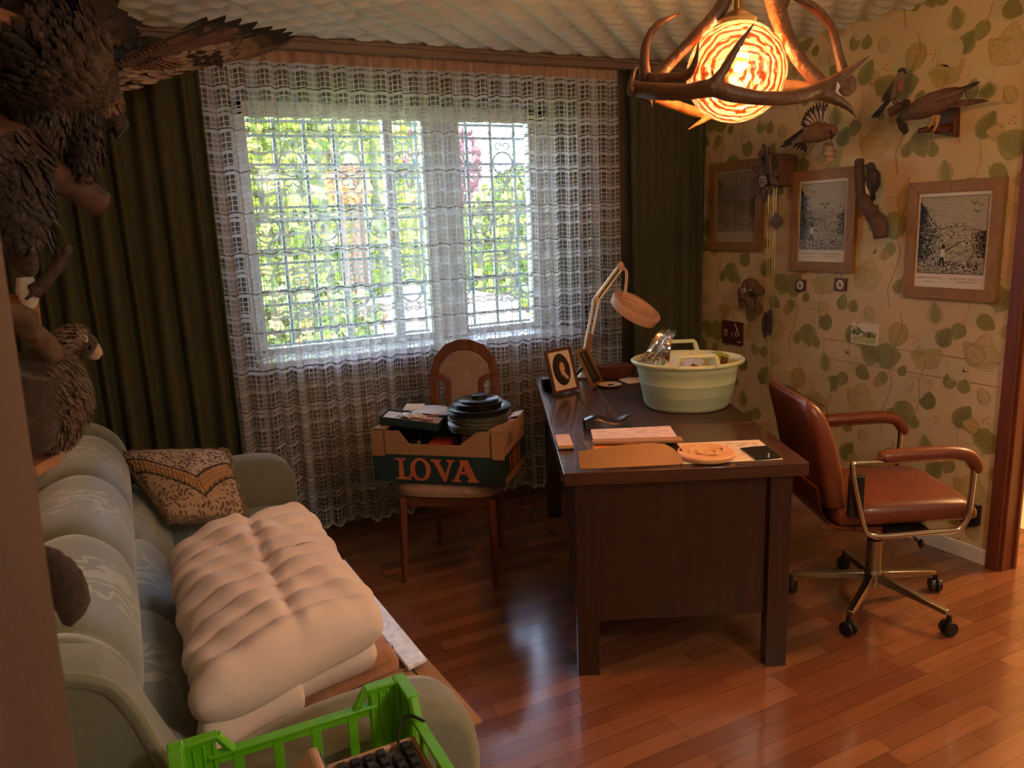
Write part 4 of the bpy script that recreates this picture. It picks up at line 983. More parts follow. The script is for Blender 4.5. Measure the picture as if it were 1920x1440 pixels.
# small black box behind the frames, carved box, saucer, papers
put(MB().box((0, 0, .022), (.11, .05, .044)), 'black_case', 'black_plastic', Vector((1.865, 3.30, TZ)), (0, 0, -.3), 'small black case behind the oval portrait on the desk', 'case', bevel=.004)
put(MB().box((0, 0, .028), (.17, .10, .056)).box((0, 0, .062), (.175, .105, .010)), 'wooden_casket', 'oak_dark', Vector((2.235, 3.30, TZ)), (0, 0, -.35), 'dark wooden casket with flat lid at the back of the desk', 'casket', bevel=.003)
sc_ = put(MB().lathe([(.002, .003), (.028, .002), (.034, .004), (.056, .012), (.058, .014), (.055, .015), (.034, .008), (.002, .007)], 40), 'saucer', 'print_gloss', Vector((2.083, 3.115, TZ)), (0, 0, 0), 'small white saucer with a dark motif on the desk', 'saucer', smooth=50)
sc_.data.materials[0] = MATS['paper_warm']
MB().tube([(-.02, -.01, .009), (.0, .004, .009), (.022, .0, .009), (.03, .012, .009)], [.001, .005, .003, .001], 6).build('painted_motif', 'black_slate', parent=sc_)
put(MB().grid(lambda u, v: (-.14+.28*u, -.06+.12*v, .004+.006*sin(u*8)*v), 20, 6), 'paper_sheets', 'paper_warm', Vector((2.33, 3.14, TZ)), (0, 0, -.15), 'cream papers lying behind the tub at the back of the desk', 'paper', solid=.002, smooth=60)
# ---------------------------------------------------------------- magnifier lamp
LB = Vector((2.11, 3.40, TZ)); E1 = at(1118, 562, Y=3.41); E2 = at(1164, 500, Y=3.40); HC = at(1194, 574, Y=3.33)
lp = thing('magnifier_lamp', 'articulated beige magnifying lamp at the back of the desk', 'lamp', LB)
off = lp.location
MB(off=off).lathe([(.05, 0), (.052, .008), (.03, .018), (.014, .026), (.012, .06)], 24, LB).build('base', 'lamp_metal', parent=lp)
side = RGT*.010
def armpair(p, q, nm, m2):
    mb = MB(off=off)
    for s_ in (-1, 1): mb.tube([p+side*s_*1.3, q+side*s_*1.3], .008, 6)
    mb.build(nm, m2, parent=lp)
low0 = LB+Vector((0, 0, .05))
armpair(low0, E1, 'lower_arm', 'lamp_metal'); armpair(E1, E2, 'upper_arm', 'lamp_metal')
MB(off=off).tube([low0+Vector((0, -.012, 0)), low0.lerp(E1, .5)+Vector((0, -.012, 0))], .014, 4, flat=1.1).build('spring_cover', 'cut_wood', parent=lp, smooth=20)
MB(off=off).tube([E1.lerp(E2, .02)+Vector((0, -.008, 0)), E2.lerp(E1, .1)+Vector((0, -.008, 0))], .004, 6).build('spring', 'black_plastic', parent=lp)
hn = Vector((.30, -.47, .82)).normalized(); Rh = frame_from(hn)
jn = MB(off=off).ell(E1, (.018, .014, .02)).ell(E2, (.02, .016, .026)); jn.tube(spline([E2, E2+RGT*.03-Vector((0, 0, .03)), HC-(RGT*.06)+Vector((0, 0, .075)), HC-RGT*.07+Vector((0, 0, .055))], 5), .008, 8); jn.build('joint', 'lamp_plastic', parent=lp)
R1 = .134; hp = [(R1-.012, -.048), (R1-.002, -.044), (R1, -.036), (R1+.008, .0), (R1+.006, .006), (R1-.004, .008), (R1-.018, .004), (R1-.024, -.014), (.084, -.016), (.081, -.020), (.083, -.040)]
n = 56; vs = []; fs = []
for r, z_ in hp:
    for k in range(n): a = 2*pi*k/n; vs.append(HC+Rh@Vector((r*cos(a), r*sin(a), z_)))
P_ = len(hp)
for i in range(P_):
    for k in range(n): fs.append((i*n+k, i*n+(k+1) % n, ((i+1) % P_)*n+(k+1) % n, ((i+1) % P_)*n+k))
MB(off=off).add(vs, fs).build('lamp_head', 'lamp_plastic', parent=lp, smooth=45)
MB(off=off).lathe([(.001, -.022), (.081, -.026), (.081, -.030), (.001, -.034)], 40, HC, Rh).build('magnifying_lens', 'lamp_plastic', parent=lp)
# ---------------------------------------------------------------- small things on the desk front
def pz(x, y, z_=TZ): return at(x, y, Z=z_)
# black leather pouch
P0, P1 = pz(1098, 806), pz(1185, 803)
def pou(u, v):
    p = P0.lerp(P1, u)+Rd@Vector((0, .09*v-.0, 0)); zz = .012+.020*sin(u*pi*1.3+.5)**2*(1-abs(2*v-1)**3)+.016*(1-abs(2*v-1)**4)
    return p+Vector((0, 0, zz*(1 if 0 < v < 1 else .15)))
mb = MB(off=P0).grid(pou, 26, 14); mb.grid(lambda u, v: P0.lerp(P1, u)+Rd@Vector((0, .09*v, 0))+Vector((0, 0, .001)), 26, 14)
put(mb, 'leather_pouch', 'black_leather', P0, (0, 0, 0), 'shiny black leather pouch lying crumpled on the desk', 'pouch', smooth=70, fix=False)
# open folder with papers
fd = thing('document_folder', 'open golden-brown cardboard folder at the near left desk corner', 'folder', DW(.13, .12, TZ))
q0, q1, q2, q3 = pz(1088, 881), pz(1279, 872), pz(1262, 835, TZ+.03), pz(1062, 813)
fl = MB(off=fd.location); A0, A1 = pz(1088, 882), pz(1282, 873); up_ = Rd@Vector((0, .052, 0))+Vector((0, 0, .040))
poly = [(0, 0), (.97, 0), (1, .12), (.99, .35), (.93, .75), (.86, .96), (.74, 1.05), (.45, 1.02), (0, .80)]
fl.prism(poly, lambda u, v, w_: A0.lerp(A1, u)+up_*v*1.35+Vector((0, 0, .002+w_)), .003)
fl.build('front_flap', 'gold_card', parent=fd, smooth=0)
MB(off=fd.location).prism([(.115, .05), (.40, .05), (.44, .34), (.10, .36)], lambda u, v, w_: DW(u, v, TZ+w_), .003).build('back_cover', 'gold_card', parent=fd, smooth=0)
def sheaf(name, label, poly, z0, d, m, cat='papers', **k): return tag(MB().prism(poly, lambda u, v, w_: (*DW(u, v, 0)[:2], z0+w_), d).build(name, m, smooth=0, **k), label, cat)
sheaf('colour_brochure', 'bright orange and yellow brochure inside the open folder', [(.125, .115), (.30, .115), (.30, .25), (.125, .25)], TZ+.0035, .022, mat('orange_print', '#e08a34', .5))
sheaf('black_booklet', 'black booklet inside the folder next to the orange brochure', [(.305, .12), (.42, .12), (.42, .25), (.305, .25)], TZ+.0035, .018, 'black_slate')
def statement(name, label, c4, z0, d, seed, lines_n, col):
    o = MB().prism(c4, lambda u, v, w_: (*DW(u, v, 0)[:2], z0+w_), d).build(name, mat(name+'_stock', col, .8), smooth=0); tag(o, label, 'papers'); random.seed(seed); L2 = MB()
    for i in range(lines_n):
        t = .12+.8*i/lines_n
        s0 = .06
        while s0 < .9:
            e0 = s0+random.uniform(.03, .16)
            a = Vector(c4[3]).lerp(Vector(c4[0]), t); b_ = Vector(c4[2]).lerp(Vector(c4[1]), t)
            if random.random() < .6: p, q = a.lerp(b_, s0), a.lerp(b_, min(.94, e0)); L2.prism([(p.x, p.y-.0009), (q.x, q.y-.0009), (q.x, q.y+.0009), (p.x, p.y+.0009)], lambda u, v, w_: (*DW(u, v, 0)[:2], z0+d+w_), .0003)
            s0 = e0+random.uniform(.02, .1)
    L2.build('printed_text', 'dull_chrome' if 0 else 'key_bed', parent=o, smooth=0); return o
statement('document_stack', 'pinkish printed statements on top of the open folder', [(.13, .235), (.43, .215), (.44, .40), (.14, .40)], TZ+.026, .008, 5, 11, '#d9c0b8')
tag(MB().prism([(.12, .205), (.435, .175), (.44, .225), (.125, .245)], lambda u, v, w_: (*DW(u, v, 0)[:2], TZ+.032+w_+.01*(u*0)), .010).build('brown_envelope', 'cardboard', smooth=0, bevel=.002), 'brown envelope edge lying over the orange brochure', 'envelope')
wb = thing('card_holder', 'small tan card block near the left desk edge', 'card holder', pz(1059, 832)); MB(off=wb.location).prism([(-.028, -.075), (.026, -.075), (.026, .075), (-.028, .075)], lambda u, v, w_: pz(1058, 832)+Rd@Vector((u, v, .002+w_)), .014).build('card_stack', 'wood_pale', parent=wb, smooth=0)
MB(off=wb.location).prism([(-.030, -.079), (.028, -.079), (.028, .079), (-.030, .079)], lambda u, v, w_: pz(1058, 832)+Rd@Vector((u, v, .0+w_)), .004).build('black_tray', 'black_slate', parent=wb, smooth=0)
# leaflet, carved disc, slate
c4 = [(.40, .035), (.735, .035), (.735, .27), (.385, .27)]
lf = statement('leaflet', 'large cream printed leaflet under the carved disc', c4, TZ, .003, 9, 22, '#dccab0')
dsk = thing('carved_disc', 'round carved pale wooden plate lying on the leaflet', 'wooden plate', Vector((1.706, 1.975, TZ+.0036)), DA)
MB().lathe([(.092, 0), (.097, .003), (.098, .014), (.093, .0185), (.078, .0165), (.001, .0155)], 60).build('plate', 'wood_pale', parent=dsk, smooth=45)
rl_ = MB(); random.seed(2)
for k in range(16):
    a0 = random.uniform(0, 6.28); r0 = random.uniform(.01, .06); P = [(r0*cos(a0+j*.25)+.008*sin(j+k), r0*.8*sin(a0+j*.25), .0165+.004*sin(j*.8+k) ** 2) for j in range(6)]; rl_.tube(P, [.002, .005, .007, .006, .004, .002], 6)
rl_.build('carved_relief', 'wood_pale', parent=dsk, smooth=60)
sq = [pz(1388, 842, TZ+.004), pz(1437, 838, TZ+.004), pz(1464, 859, TZ+.004), pz(1417, 863, TZ+.004)]
sl_ = thing('slate_tile', 'small black square tile with a tiny white figure at the right of the leaflet', 'tile', (sq[0]+sq[2])/2)
MB(off=sl_.location).add([p+Vector((0, 0, dz)) for dz in (0, .005) for p in sq], [(0, 1, 2, 3), (4, 5, 6, 7), (0, 1, 5, 4), (1, 2, 6, 5), (2, 3, 7, 6), (3, 0, 4, 7)]).build('tile', 'black_slate', parent=sl_, smooth=0)
fg = pz(1441, 857, TZ+.009); MB(off=sl_.location).tube([fg, fg+Vector((0, 0, .006)), fg+Vector((0, 0, .013))], [.0035, .002, .0025], 8).build('figure', 'paper', parent=sl_)

# ================================================================ office chair
OC = Vector((2.562, 1.955, 0)); OA = radians(-26); f = Vector((cos(OA), sin(OA), 0)); l = Vector((-sin(OA), cos(OA), 0))
oc = thing('office_chair', 'tan leather swivel armchair with chrome frame behind the desk', 'office chair', OC)
def off_(p): return Vector(p)
bs_ = MB(off=OC)
for k in range(5):
    a = radians(204+72*k); d = Vector((cos(a), sin(a), 0)); p0, p1 = OC+d*.03+Vector((0, 0, .105)), OC+d*.305+Vector((0, 0, .078))
    q = MB(off=OC); sd_ = Vector((-d.y, d.x, 0))
    q.add([p0-sd_*.019, p0+sd_*.019, p1+sd_*.014, p1-sd_*.014, p0-sd_*.015+Vector((0, 0, .03)), p0+sd_*.015+Vector((0, 0, .03)), p1+sd_*.012+Vector((0, 0, .018)), p1-sd_*.012+Vector((0, 0, .018))], [(0, 1, 2, 3), (4, 5, 6, 7), (0, 1, 5, 4), (1, 2, 6, 5), (2, 3, 7, 6), (3, 0, 4, 7)])
    leg = q.build('base_arm', 'dull_chrome', parent=oc, smooth=20, bevel=.003)
    cp = OC+d*.31+Vector((0, 0, .028)); w2 = Vector((cos(a+1.2), sin(a+1.2), 0)); ax = Vector((-w2.y, w2.x, 0)); Rw = frame_from(ax)
    q = MB(off=OC)
    for s_ in (-1, 1): q.lathe([(.012, -.009), (.026, -.008), (.028, 0), (.026, .008), (.012, .009)], 20, cp+ax*s_*.013, Rw)
    q.tube([cp+Vector((0, 0, 0)), cp+Vector((0, 0, .05))], [.014, .008], 8); q.build('caster', 'black_plastic', parent=leg, smooth=40)
MB(off=OC).lathe([(.036, .085), (.038, .10), (.034, .14), (.030, .15)], 24, OC).build('hub', 'dull_chrome', parent=oc)
MB(off=OC).lathe([(.030, .13), (.029, .275), (.022, .28), (.0225, .30), (.019, .30), (.019, .40)], 24, OC).build('column', 'dull_chrome', parent=oc)
MB(off=OC).tube([OC+Vector((0, 0, .38)), OC+f*.08-l*.02+Vector((0, 0, .36)), OC+f*.16-l*.03+Vector((0, 0, .27))], [.006, .006, .006], 8).ell(OC+f*.17-l*.032+Vector((0, 0, .262)), (.012, .012, .020)).build('height_lever', 'black_plastic', parent=oc)
UC = OC+f*.03+l*.045
def ocp(a, b_, z_): return UC+f*a+l*b_+Vector((0, 0, z_))
# seat cushion
def pad_loft(secs, n=24, ex=.5):
    """secs: (centre a, z, half thickness, half width b) swept; closed superellipse sections in the (normal, b) plane"""
    vs = []; fs = []
    for (a, z_, nx, nz, th, hb) in secs:
        for k in range(n):
            t = 2*pi*k/n; c_, s_ = cos(t), sin(t); bb = hb*abs(c_)**ex*(1 if c_ > 0 else -1); tt = th*abs(s_)**ex*(1 if s_ > 0 else -1)
            vs.append(ocp(a+nx*tt, bb, z_+nz*tt))
    for i in range(len(secs)-1):
        for k in range(n): fs.append((i*n+k, i*n+(k+1) % n, (i+1)*n+(k+1) % n, (i+1)*n+k))
    fs += [tuple(range(n)), tuple(range((len(secs)-1)*n, len(secs)*n))]
    return vs, fs
S_ = [(-.27, .445, 0, 1, .03, .20), (-.25, .445, 0, 1, .05, .222), (-.1, .448, 0, 1, .054, .232), (.1, .452, 0, 1, .054, .235), (.20, .452, 0, 1, .052, .235), (.242, .447, 0, 1, .046, .232), (.26, .437, 0, 1, .025, .222)]
vs, fs = pad_loft(S_); MB(off=OC).add(vs, fs).build('seat', 'leather_tan', parent=oc, smooth=50)
# shell under the seat curving up into the back
T_ = []
for t in range(9):
    a = t/8; ang = radians(5+80*a); T_.append((-.12-.22*sin(ang), .375+.17*(1-cos(ang))-.0, -cos(pi/2-ang), cos(ang) if 0 else .5, .012, .215))
sh = [(-.05, .382, 0, 1, .012, .20), (-.15, .382, 0, 1, .012, .21), (-.235, .395, -.25, .97, .012, .215), (-.295, .415, -.6, .8, .012, .218), (-.325, .48, -.9, .4, .012, .218), (-.338, .56, -1, .15, .010, .215)]
vs, fs = pad_loft(sh, 20, .6); MB(off=OC).add(vs, fs).build('seat_shell', 'leather_tan', parent=oc, smooth=50)
B2 = [(-.262, .47, -1, 0, .030, .205), (-.268, .49, -1, .0, .050, .222), (-.285, .60, -1, .05, .055, .232), (-.318, .74, -1, .12, .052, .232), (-.350, .835, -1, .2, .046, .228), (-.366, .872, -1, .3, .035, .215), (-.372, .888, -1, .4, .016, .20)]
vs, fs = pad_loft(B2); MB(off=OC).add(vs, fs).build('backrest', 'leather_tan', parent=oc, smooth=50)
# seam piping
MB(off=OC).tube([ocp(-.322, b_, .868-.0*abs(b_)) for b_ in (-.20, -.1, 0, .1, .20)], .0022, 5).tube([ocp(-.317-(.07*(z_-.85)), -.213, z_) for z_ in (.86, .80)], .0022, 5).build('seam', 'oak_dark', parent=oc)
for s_ in (-1, 1):
    b_ = s_*.262
    P = [(-.225, .672), (-.10, .672), (.04, .675), (.155, .675), (.195, .660), (.208, .625), (.205, .52), (.200, .45), (.180, .408), (.14, .394), (.0, .388), (-.12, .384), (-.165, .394), (-.185, .43), (-.215, .54), (-.238, .655)]
    MB(off=OC).tube(spline([ocp(a, b_, z_) for a, z_ in P]+[ocp(-.225, b_, .672)], 4), .0105, 10, flat=1.1).build('arm_frame', 'chrome', parent=oc)
    MB(off=OC).tube(spline([ocp(a, b_, z_) for a, z_ in ((-.13, .685), (-.115, .691), (.03, .696), (.125, .695), (.188, .678), (.218, .636), (.218, .615))], 5), rads([.016, .024, .025, .025, .025, .023, .014], 5), 14, flat=1.05).build('arm_pad', 'leather_tan', parent=oc, smooth=60)
    MB(off=OC).box(ocp(-.21, b_*.93, .535), (.055, .022, .16), rz=OA).build('arm_bracket', 'black_plastic', parent=oc, bevel=.003)
    for zz in (.485, .59): pass
MB(off=OC).box(ocp(0, 0, .380), (.16, .50, .02), rz=OA).build('seat_mount', 'black_plastic', parent=oc, bevel=.003)
# ================================================================ right wall
def RW(X): return lambda u, v, w_: (X-w_, u, v)      # u = world Y, v = world Z, w towards the room
def engraving(parent, y0, y1, z0, z1, X, seed, dim=0):
    """printed hunting landscape: y0 > y1 (left to right in the photo)"""
    random.seed(seed); mb = MB(); Wd, Hd = y0-y1, z1-z0; lv = [0]
    def P(s_, t): return (y0-s_*Wd, z0+t*Hd)
    M_ = lambda u, v, h: (X-h, u, v)
    def quad(pts, c, h): mb.flat([P(*p) for p in pts], M_, h, c)
    quad([(0, 0), (1, 0), (1, 1), (0, 1)], '#aaa58a' if not dim else '#a8937c', .0002)
    def dab(s_, t, r, c, h, asp=1.0, n=4):
        r *= .75; a0 = random.uniform(0, 6); quad([(s_+r*cos(a0+k*2*pi/n)*random.uniform(.6, 1.2), t+r*asp*sin(a0+k*2*pi/n)*random.uniform(.6, 1.2)*Wd/Hd) for k in range(n)], c, h)
    lt = ['#c9c5ab', '#b5b196', '#a5a086', '#d6d2ba'] if not dim else ['#b09a82', '#a08b74', '#bba58c']  # dim variant: reflection haze of the glass painted into the print tones
    dk = ['#1f1c18', '#2c2822', '#3b372f', '#4c463b'] if not dim else ['#76634f', '#806c58', '#8a7561', '#655342']
    for k in range(700):     # sky hatching
        s_, t = random.random(), random.uniform(.42, 1); ln = random.uniform(.03, .16); w__ = .0016
        sl = .5*sin(t*9+seed)*.3; e = min(1, s_+ln)
        quad([(s_, t), (e, min(1, t+sl*(e-s_))), (e, min(1, t+sl*(e-s_)+w__)), (s_, min(1, t+w__))], random.choice(lt+lt+dk[3:]), .0004)
    # distant hill
    for k in range(900):
        s_ = random.random(); top = .50+.16*abs(sin(s_*3+seed)); t = random.uniform(.36, top); dab(s_, t, random.uniform(.01, .03), random.choice(lt+dk[2:]+['#77725f']), .0006, .5)
    for k in range(900):     # ground
        s_, t = random.random(), random.uniform(0, .34)**1.0; dab(s_, t, random.uniform(.008, .032), random.choice(dk+dk+lt[:2] if t < .16 else lt+dk[2:]), .0008, .45)
    lf = random.random() < .5
    for k in range(1100 if not dim else 700):     # tree at the left edge
        t = random.uniform(.15, .93); wd_ = (.26 if not dim else .55)*sin(pi*min(1, (t+.1)))**.6; s_ = abs(random.gauss(0, wd_*.55)); 
        if s_ < .62: dab(s_, t, random.uniform(.008, .024), random.choice(dk+dk+lt[:1]), .0010)
    for k in range(320):
        s_ = 1-abs(random.gauss(0, .09)); t = random.uniform(.22, .55); dab(min(.99, s_), t, random.uniform(.006, .02), random.choice(dk), .0010)
    if dim:
        for s_ in (.45, .60, .68): quad([(s_, .2), (s_+.02, .2), (s_+.07, .9), (s_+.06, .9)], dk[0], .0012)
    else:
        bx0, by0 = (.22, .12) if seed == 2 else (.33, .10)
        q = lambda pts, c: quad([(bx0+a, by0+b_*.9) for a, b_ in pts], c, .0014)
        q([(0, 0), (.03, 0), (.05, .13), (.02, .13)], dk[0]); q([(.07, .0), (.10, 0), (.07, .14), (.04, .14)], dk[0])
        q([(.01, .12), (.09, .12), (.10, .24), (.03, .25)], lt[3]); q([(.03, .25), (.09, .25), (.085, .31), (.04, .31)], dk[0])
        q([(.08, .20), (.34, .36), (.35, .37), (.08, .225)], dk[0]) if seed == 3 else q([(.08, .20), (.20, .17), (.20, .19), (.08, .225)], dk[0])
        for k in range(60): dab(random.uniform(.42, .95), random.uniform(.05, .15), random.uniform(.012, .035), random.choice(lt+dk[:2]), .0014, .6)
        for (s_, t, z_) in (((.55, .66, .10), (.30, .87, .05), (.18, .78, .045)) if seed == 2 else ((.85, .80, .05), (.80, .90, .05), (.90, .88, .045))):
            for sg in (-1, 1):
                quad([(s_, t), (s_+sg*z_*.5, t+z_*.5), (s_+sg*z_*1.2, t+z_*.30), (s_+sg*z_*.5, t+z_*.25)], dk[0], .0016)
            quad([(s_-.01, t), (s_+.01, t+.0), (s_+z_*.4, t-z_*.35), (s_+z_*.2, t-z_*.45)], dk[0], .0016)
    for e in range(4):
        a, b_ = ((0, 0), (1, 0), (1, 1), (0, 1))[e], ((1, 0), (1, 1), (0, 1), (0, 0))[e]; 
        nx, ny = (0, .006) if e % 2 == 0 else (.008, 0); quad([a, b_, (b_[0]+nx, b_[1]+ny), (a[0]+nx, a[1]+ny)], dk[1], .0018)
    mb.build('engraving', 'print', parent=parent, smooth=0, fix=False)
def picture(name, y0, y1, z0, z1, label, seed, mat_c, dim=0, bw=.050):
    yc, zc = (y0+y1)/2, (z0+z1)/2; t = thing(name, label, 'picture', (XR, yc, zc), 0, 'framed hunting engravings'); off = t.location; D_ = .026
    Xf = XR-.002; mb = MB(off=off)
    for P in ([(y0, z0), (y1, z0), (y1+bw, z0+bw), (y0-bw, z0+bw)], [(y1, z0), (y1, z1), (y1+bw, z1-bw), (y1+bw, z0+bw)], [(y1, z1), (y0, z1), (y0-bw, z1-bw), (y1+bw, z1-bw)], [(y0, z1), (y0, z0), (y0-bw, z0+bw), (y0-bw, z1-bw)]): mb.prism(P, RW(Xf), D_)
    mb.build('frame', 'frame_wood', parent=t, smooth=0, bevel=.002)
    mt = MB(off=off).prism([(y0-.01, z0+.01), (y1+.01, z0+.01), (y1+.01, z1-.01), (y0-.01, z1-.01)], RW(Xf), .014).build('sheet', mat('sheet_'+str(seed), mat_c, .8), parent=t, smooth=0)
    holder = t; e = bpy.data.objects
    n0 = set(bpy.data.objects)
    engraving(t, y0-bw-.012, y1+bw+.016, z0+bw+.062, z1-bw-.018, Xf-.0145, seed, dim)
    for o in set(bpy.data.objects)-n0: o.data.transform(Matrix.Translation(-off))
    cp = MB(off=off); random.seed(seed)
    for (s0, s1, zz) in ((.05, .40, .040), (.14, .30, .022), (.52, .92, .038), (.6, .86, .024)):
        s_ = s0; W2 = y0-y1-2*bw
        while s_ < s1: cp.tube([(Xf-.0147, y0-bw-s_*W2, z0+bw+zz), (Xf-.0147, y0-bw-(s_+.012)*W2, z0+bw+zz+random.uniform(.002, .008))], .0007, 4); s_ += .02
    if not dim: cp.build('caption', 'oak_dark', parent=t, smooth=0)
    MB(off=off).prism([(y0-bw+.002, z0+bw-.002), (y1+bw-.002, z0+bw-.002), (y1+bw-.002, z1-bw+.002), (y0-bw+.002, z1-bw+.002)], RW(Xf-.019), .001).build('glass', 'picture_glass', parent=t, smooth=0)
picture('hunting_picture', 3.745, 3.315, 1.358, 1.868, 'framed dark woodland engraving half hidden behind the carved clock', 1, '#b8aa92', 1)
picture('hunting_picture', 3.105, 2.695, 1.259, 1.773, 'framed engraving of a flying bird above hills, middle picture on wall', 2, '#ded9bd')
picture('hunting_picture', 2.410, 1.976, 1.163, 1.675, 'framed engraving of a hunter shooting upward, nearest the door', 3, '#ded9c4')
# ---- carved clock
ck = thing('cuckoo_clock', 'carved wooden cuckoo clock with chains between the framed pictures', 'clock', (XR, 3.17, 1.77)); off = ck.location
MB(off=off).box((XR-.065, 3.155, 1.775), (.125, .125, .135)).prism([(3.23, 1.84), (3.08, 1.84), (3.10, 1.862), (3.155, 1.875), (3.21, 1.862)], RW(XR-.003), .125).build('case', 'carved', parent=ck, smooth=0, bevel=.002)
random.seed(4); cf = MB(off=off); cc = (3.185, 1.76)
def carv(cy, cz, L_, W2, a, X=XR-.132, d=.012):
    P = []; n = 10
    for i in range(n+1): t = i/n; P.append((L_*t, W2/2*sin(pi*t)*(1.15 if i % 2 else .8)))
    P += [(p[0], -p[1]) for p in P[-2:0:-1]]
    ca, sa = cos(a), sin(a); cf.prism([(cy+x*ca-y*sa, cz+x*sa+y*ca) for x, y in P], RW(X), d)
for k in range(16):
    a = 2*pi*k/16+.2; carv(cc[0]+.045*cos(a), cc[1]+.062*sin(a), random.uniform(.05, .075), .036, a+random.uniform(-.5, .5), XR-.130-.006*(k % 3), .010)
for a, L_ in ((1.45, .11), (1.9, .09), (1.1, .08)): carv(cc[0]+.0, cc[1]+.06, L_, .032, a, XR-.138)
cf.tube([(XR-.14, cc[0]-.05, cc[1]-.03), (XR-.15, cc[0]-.04, cc[1]+.09)], .010, 8); cf.ell((XR-.145, cc[0]+.02, cc[1]+.12), (.015, .022, .018)); cf.tube([(XR-.145, cc[0]+.02, cc[1]+.12), (XR-.145, cc[0]-.01, cc[1]+.155)], .006, 6)
cf.build('carved_front', 'carved', parent=ck, smooth=30)
Ry = frame_from((-1, 0, 0))
MB(off=off).lathe([(.033, 0), (.031, .006), (.002, .006)], 28, (XR-.142, 3.188, 1.735), Ry).build('dial', 'oak_dark', parent=ck)
mb = MB(off=off)
for k in range(12): a = k*pi/6; mb.box((XR-.1495, 3.188+.025*sin(a), 1.735+.025*cos(a)), (.002, .004, .010), R=Matrix.Rotation(-a, 3, 'X'))
mb.box((XR-.151, 3.188, 1.745), (.002, .003, .026)); mb.box((XR-.151, 3.180, 1.737), (.002, .018, .003)); mb.build('numerals_and_hands', 'paper_warm', parent=ck, smooth=0)
for i, (y, z1) in enumerate(((3.222, 1.03), (3.205, .645), (3.185, 1.05), (3.168, .645))):
    MB(off=off).tube([(XR-.07, y, 1.71), (XR-.07+.002*i, y, z1)], .0022, 5).build('chain', 'brass', parent=ck)
for y, z0 in ((3.222, 1.03), (3.185, 1.05)):
    MB(off=off).lathe([(.002, 0), (.014, -.02), (.019, -.06), (.018, -.10), (.010, -.14), (.002, -.155)], 16, (XR-.07, y, z0)).build('cone_weight', 'fur_dark', parent=ck, smooth=60)
for y in (3.205, 3.168): MB(off=off).tube([(XR-.068, y+.008*cos(a), .637+.008*sin(a)) for a in [k*.7 for k in range(9)]], .0018, 5, closed=True).build('chain_ring', 'brass', parent=ck)
pd = MB(off=off); pd.tube([(XR-.10, 3.13, 1.71), (XR-.10, 3.128, 1.56)], .004, 6); cf = pd; carv(3.128, 1.475, .10, .07, pi/2, XR-.10, .006); carv(3.128, 1.50, .055, .04, pi*.8, XR-.098, .006); carv(3.128, 1.50, .055, .04, pi*.2, XR-.098, .006); pd.build('pendulum', 'carved', parent=ck, smooth=30)
# ---- small wall pieces
def wall_box(name, y0, y1, z0, z1, d, m, label, cat, **k): 
    t = thing(name, label, cat, (XR, (y0+y1)/2, (z0+z1)/2)); MB(off=t.location).prism([(y0, z0), (y1, z0), (y1, z1), (y0, z1)], RW(XR-.002), d).build('panel', m, parent=t, smooth=0, **k); return t
for (y0, y1, z0, z1, lb) in ((3.065, 3.000, 1.150, 1.212, 'tiny dark square miniature under the middle picture, left of its pair'), (2.808, 2.738, 1.165, 1.230, 'tiny dark square miniature under the middle picture, right of its pair')):
    t = wall_box('miniature_frame', y0, y1, z0, z1, .012, 'oak_dark', lb, 'miniature', bevel=.002); t['group'] = 'miniatures under the middle picture'; yc, zc = (y0+y1)/2, (z0+z1)/2
    MB(off=t.location).prism([(yc+.021*cos(a), zc+.023*sin(a)) for a in [k*pi/10 for k in range(20)]], RW(XR-.0142), .001).build('oval_print', 'paper_warm', parent=t, smooth=0)
    q = MB(off=t.location)
    for dx, dz, dx2, dz2, r in ((-.008, -.012, .006, .012, .003), (.004, -.014, -.006, .010, .002), (-.010, .002, .010, -.004, .0018)): q.tube([(XR-.0158, yc+dx, zc+dz), (XR-.0158, yc+dx2, zc+dz2)], r, 5)
    q.build('figure', 'oak_dark', parent=t, smooth=0)
    MB(off=t.location).tube([(XR-.006, yc, z1), (XR-.006, yc, z1+.012)], .002, 5).ell((XR-.008, yc, z1+.014), (.004, .004, .004)).build('hook', 'brass', parent=t)
t = thing('hanging_plaque', 'dark square hanging plaque with white lettering beside the tub', 'plaque', (XR, 3.545, .86)); off = t.location
MB(off=off).prism([(3.632, .797), (3.458, .797), (3.460, .936), (3.634, .938)], RW(XR-.004), .008).build('board', 'oak_dark', parent=t, smooth=0)
MB(off=off).tube([(XR-.008, 3.615, .936), (XR-.006, 3.55, .995)], .0025, 5).tube([(XR-.006, 3.55, .995), (XR-.008, 3.475, .935)], .0025, 5).build('cord', 'wood_pale', parent=t)
q = MB(off=off); random.seed(9)
for cx, n_, z0, sz in ((3.515, 7, .918, .010), (3.500, 6, .885, .012), (3.515, 5, .868, .008), (3.545, 4, .86, .007), (3.49, 7, .815, .006)):
    for k in range(n_): y = cx-.004*k+.012; z_ = z0-(.006*k if sz > .006 else 0); q.tube([(XR-.013, y, z_), (XR-.013, y-.006, z_+sz)], .0014, 4)
q.build('white_script', 'paper', parent=t, smooth=0)
q = MB(off=off).prism([(3.617, .885), (3.585, .885), (3.588, .855), (3.594, .842), (3.608, .842), (3.614, .855)], RW(XR-.0125), .001); q.build('crest', 'machine_beige', parent=t, smooth=0)
MB(off=off).ell((XR-.0142, 3.601, .862), (.001, .004, .006)).build('crest_mark', 'oak_dark', parent=t)
t = wall_box('picture_tile', 2.697, 2.542, .909, 1.014, .006, 'paper_warm', 'small white landscape tile with a green tree on the wallpaper', 'tile'); q = MB(off=t.location); random.seed(12)
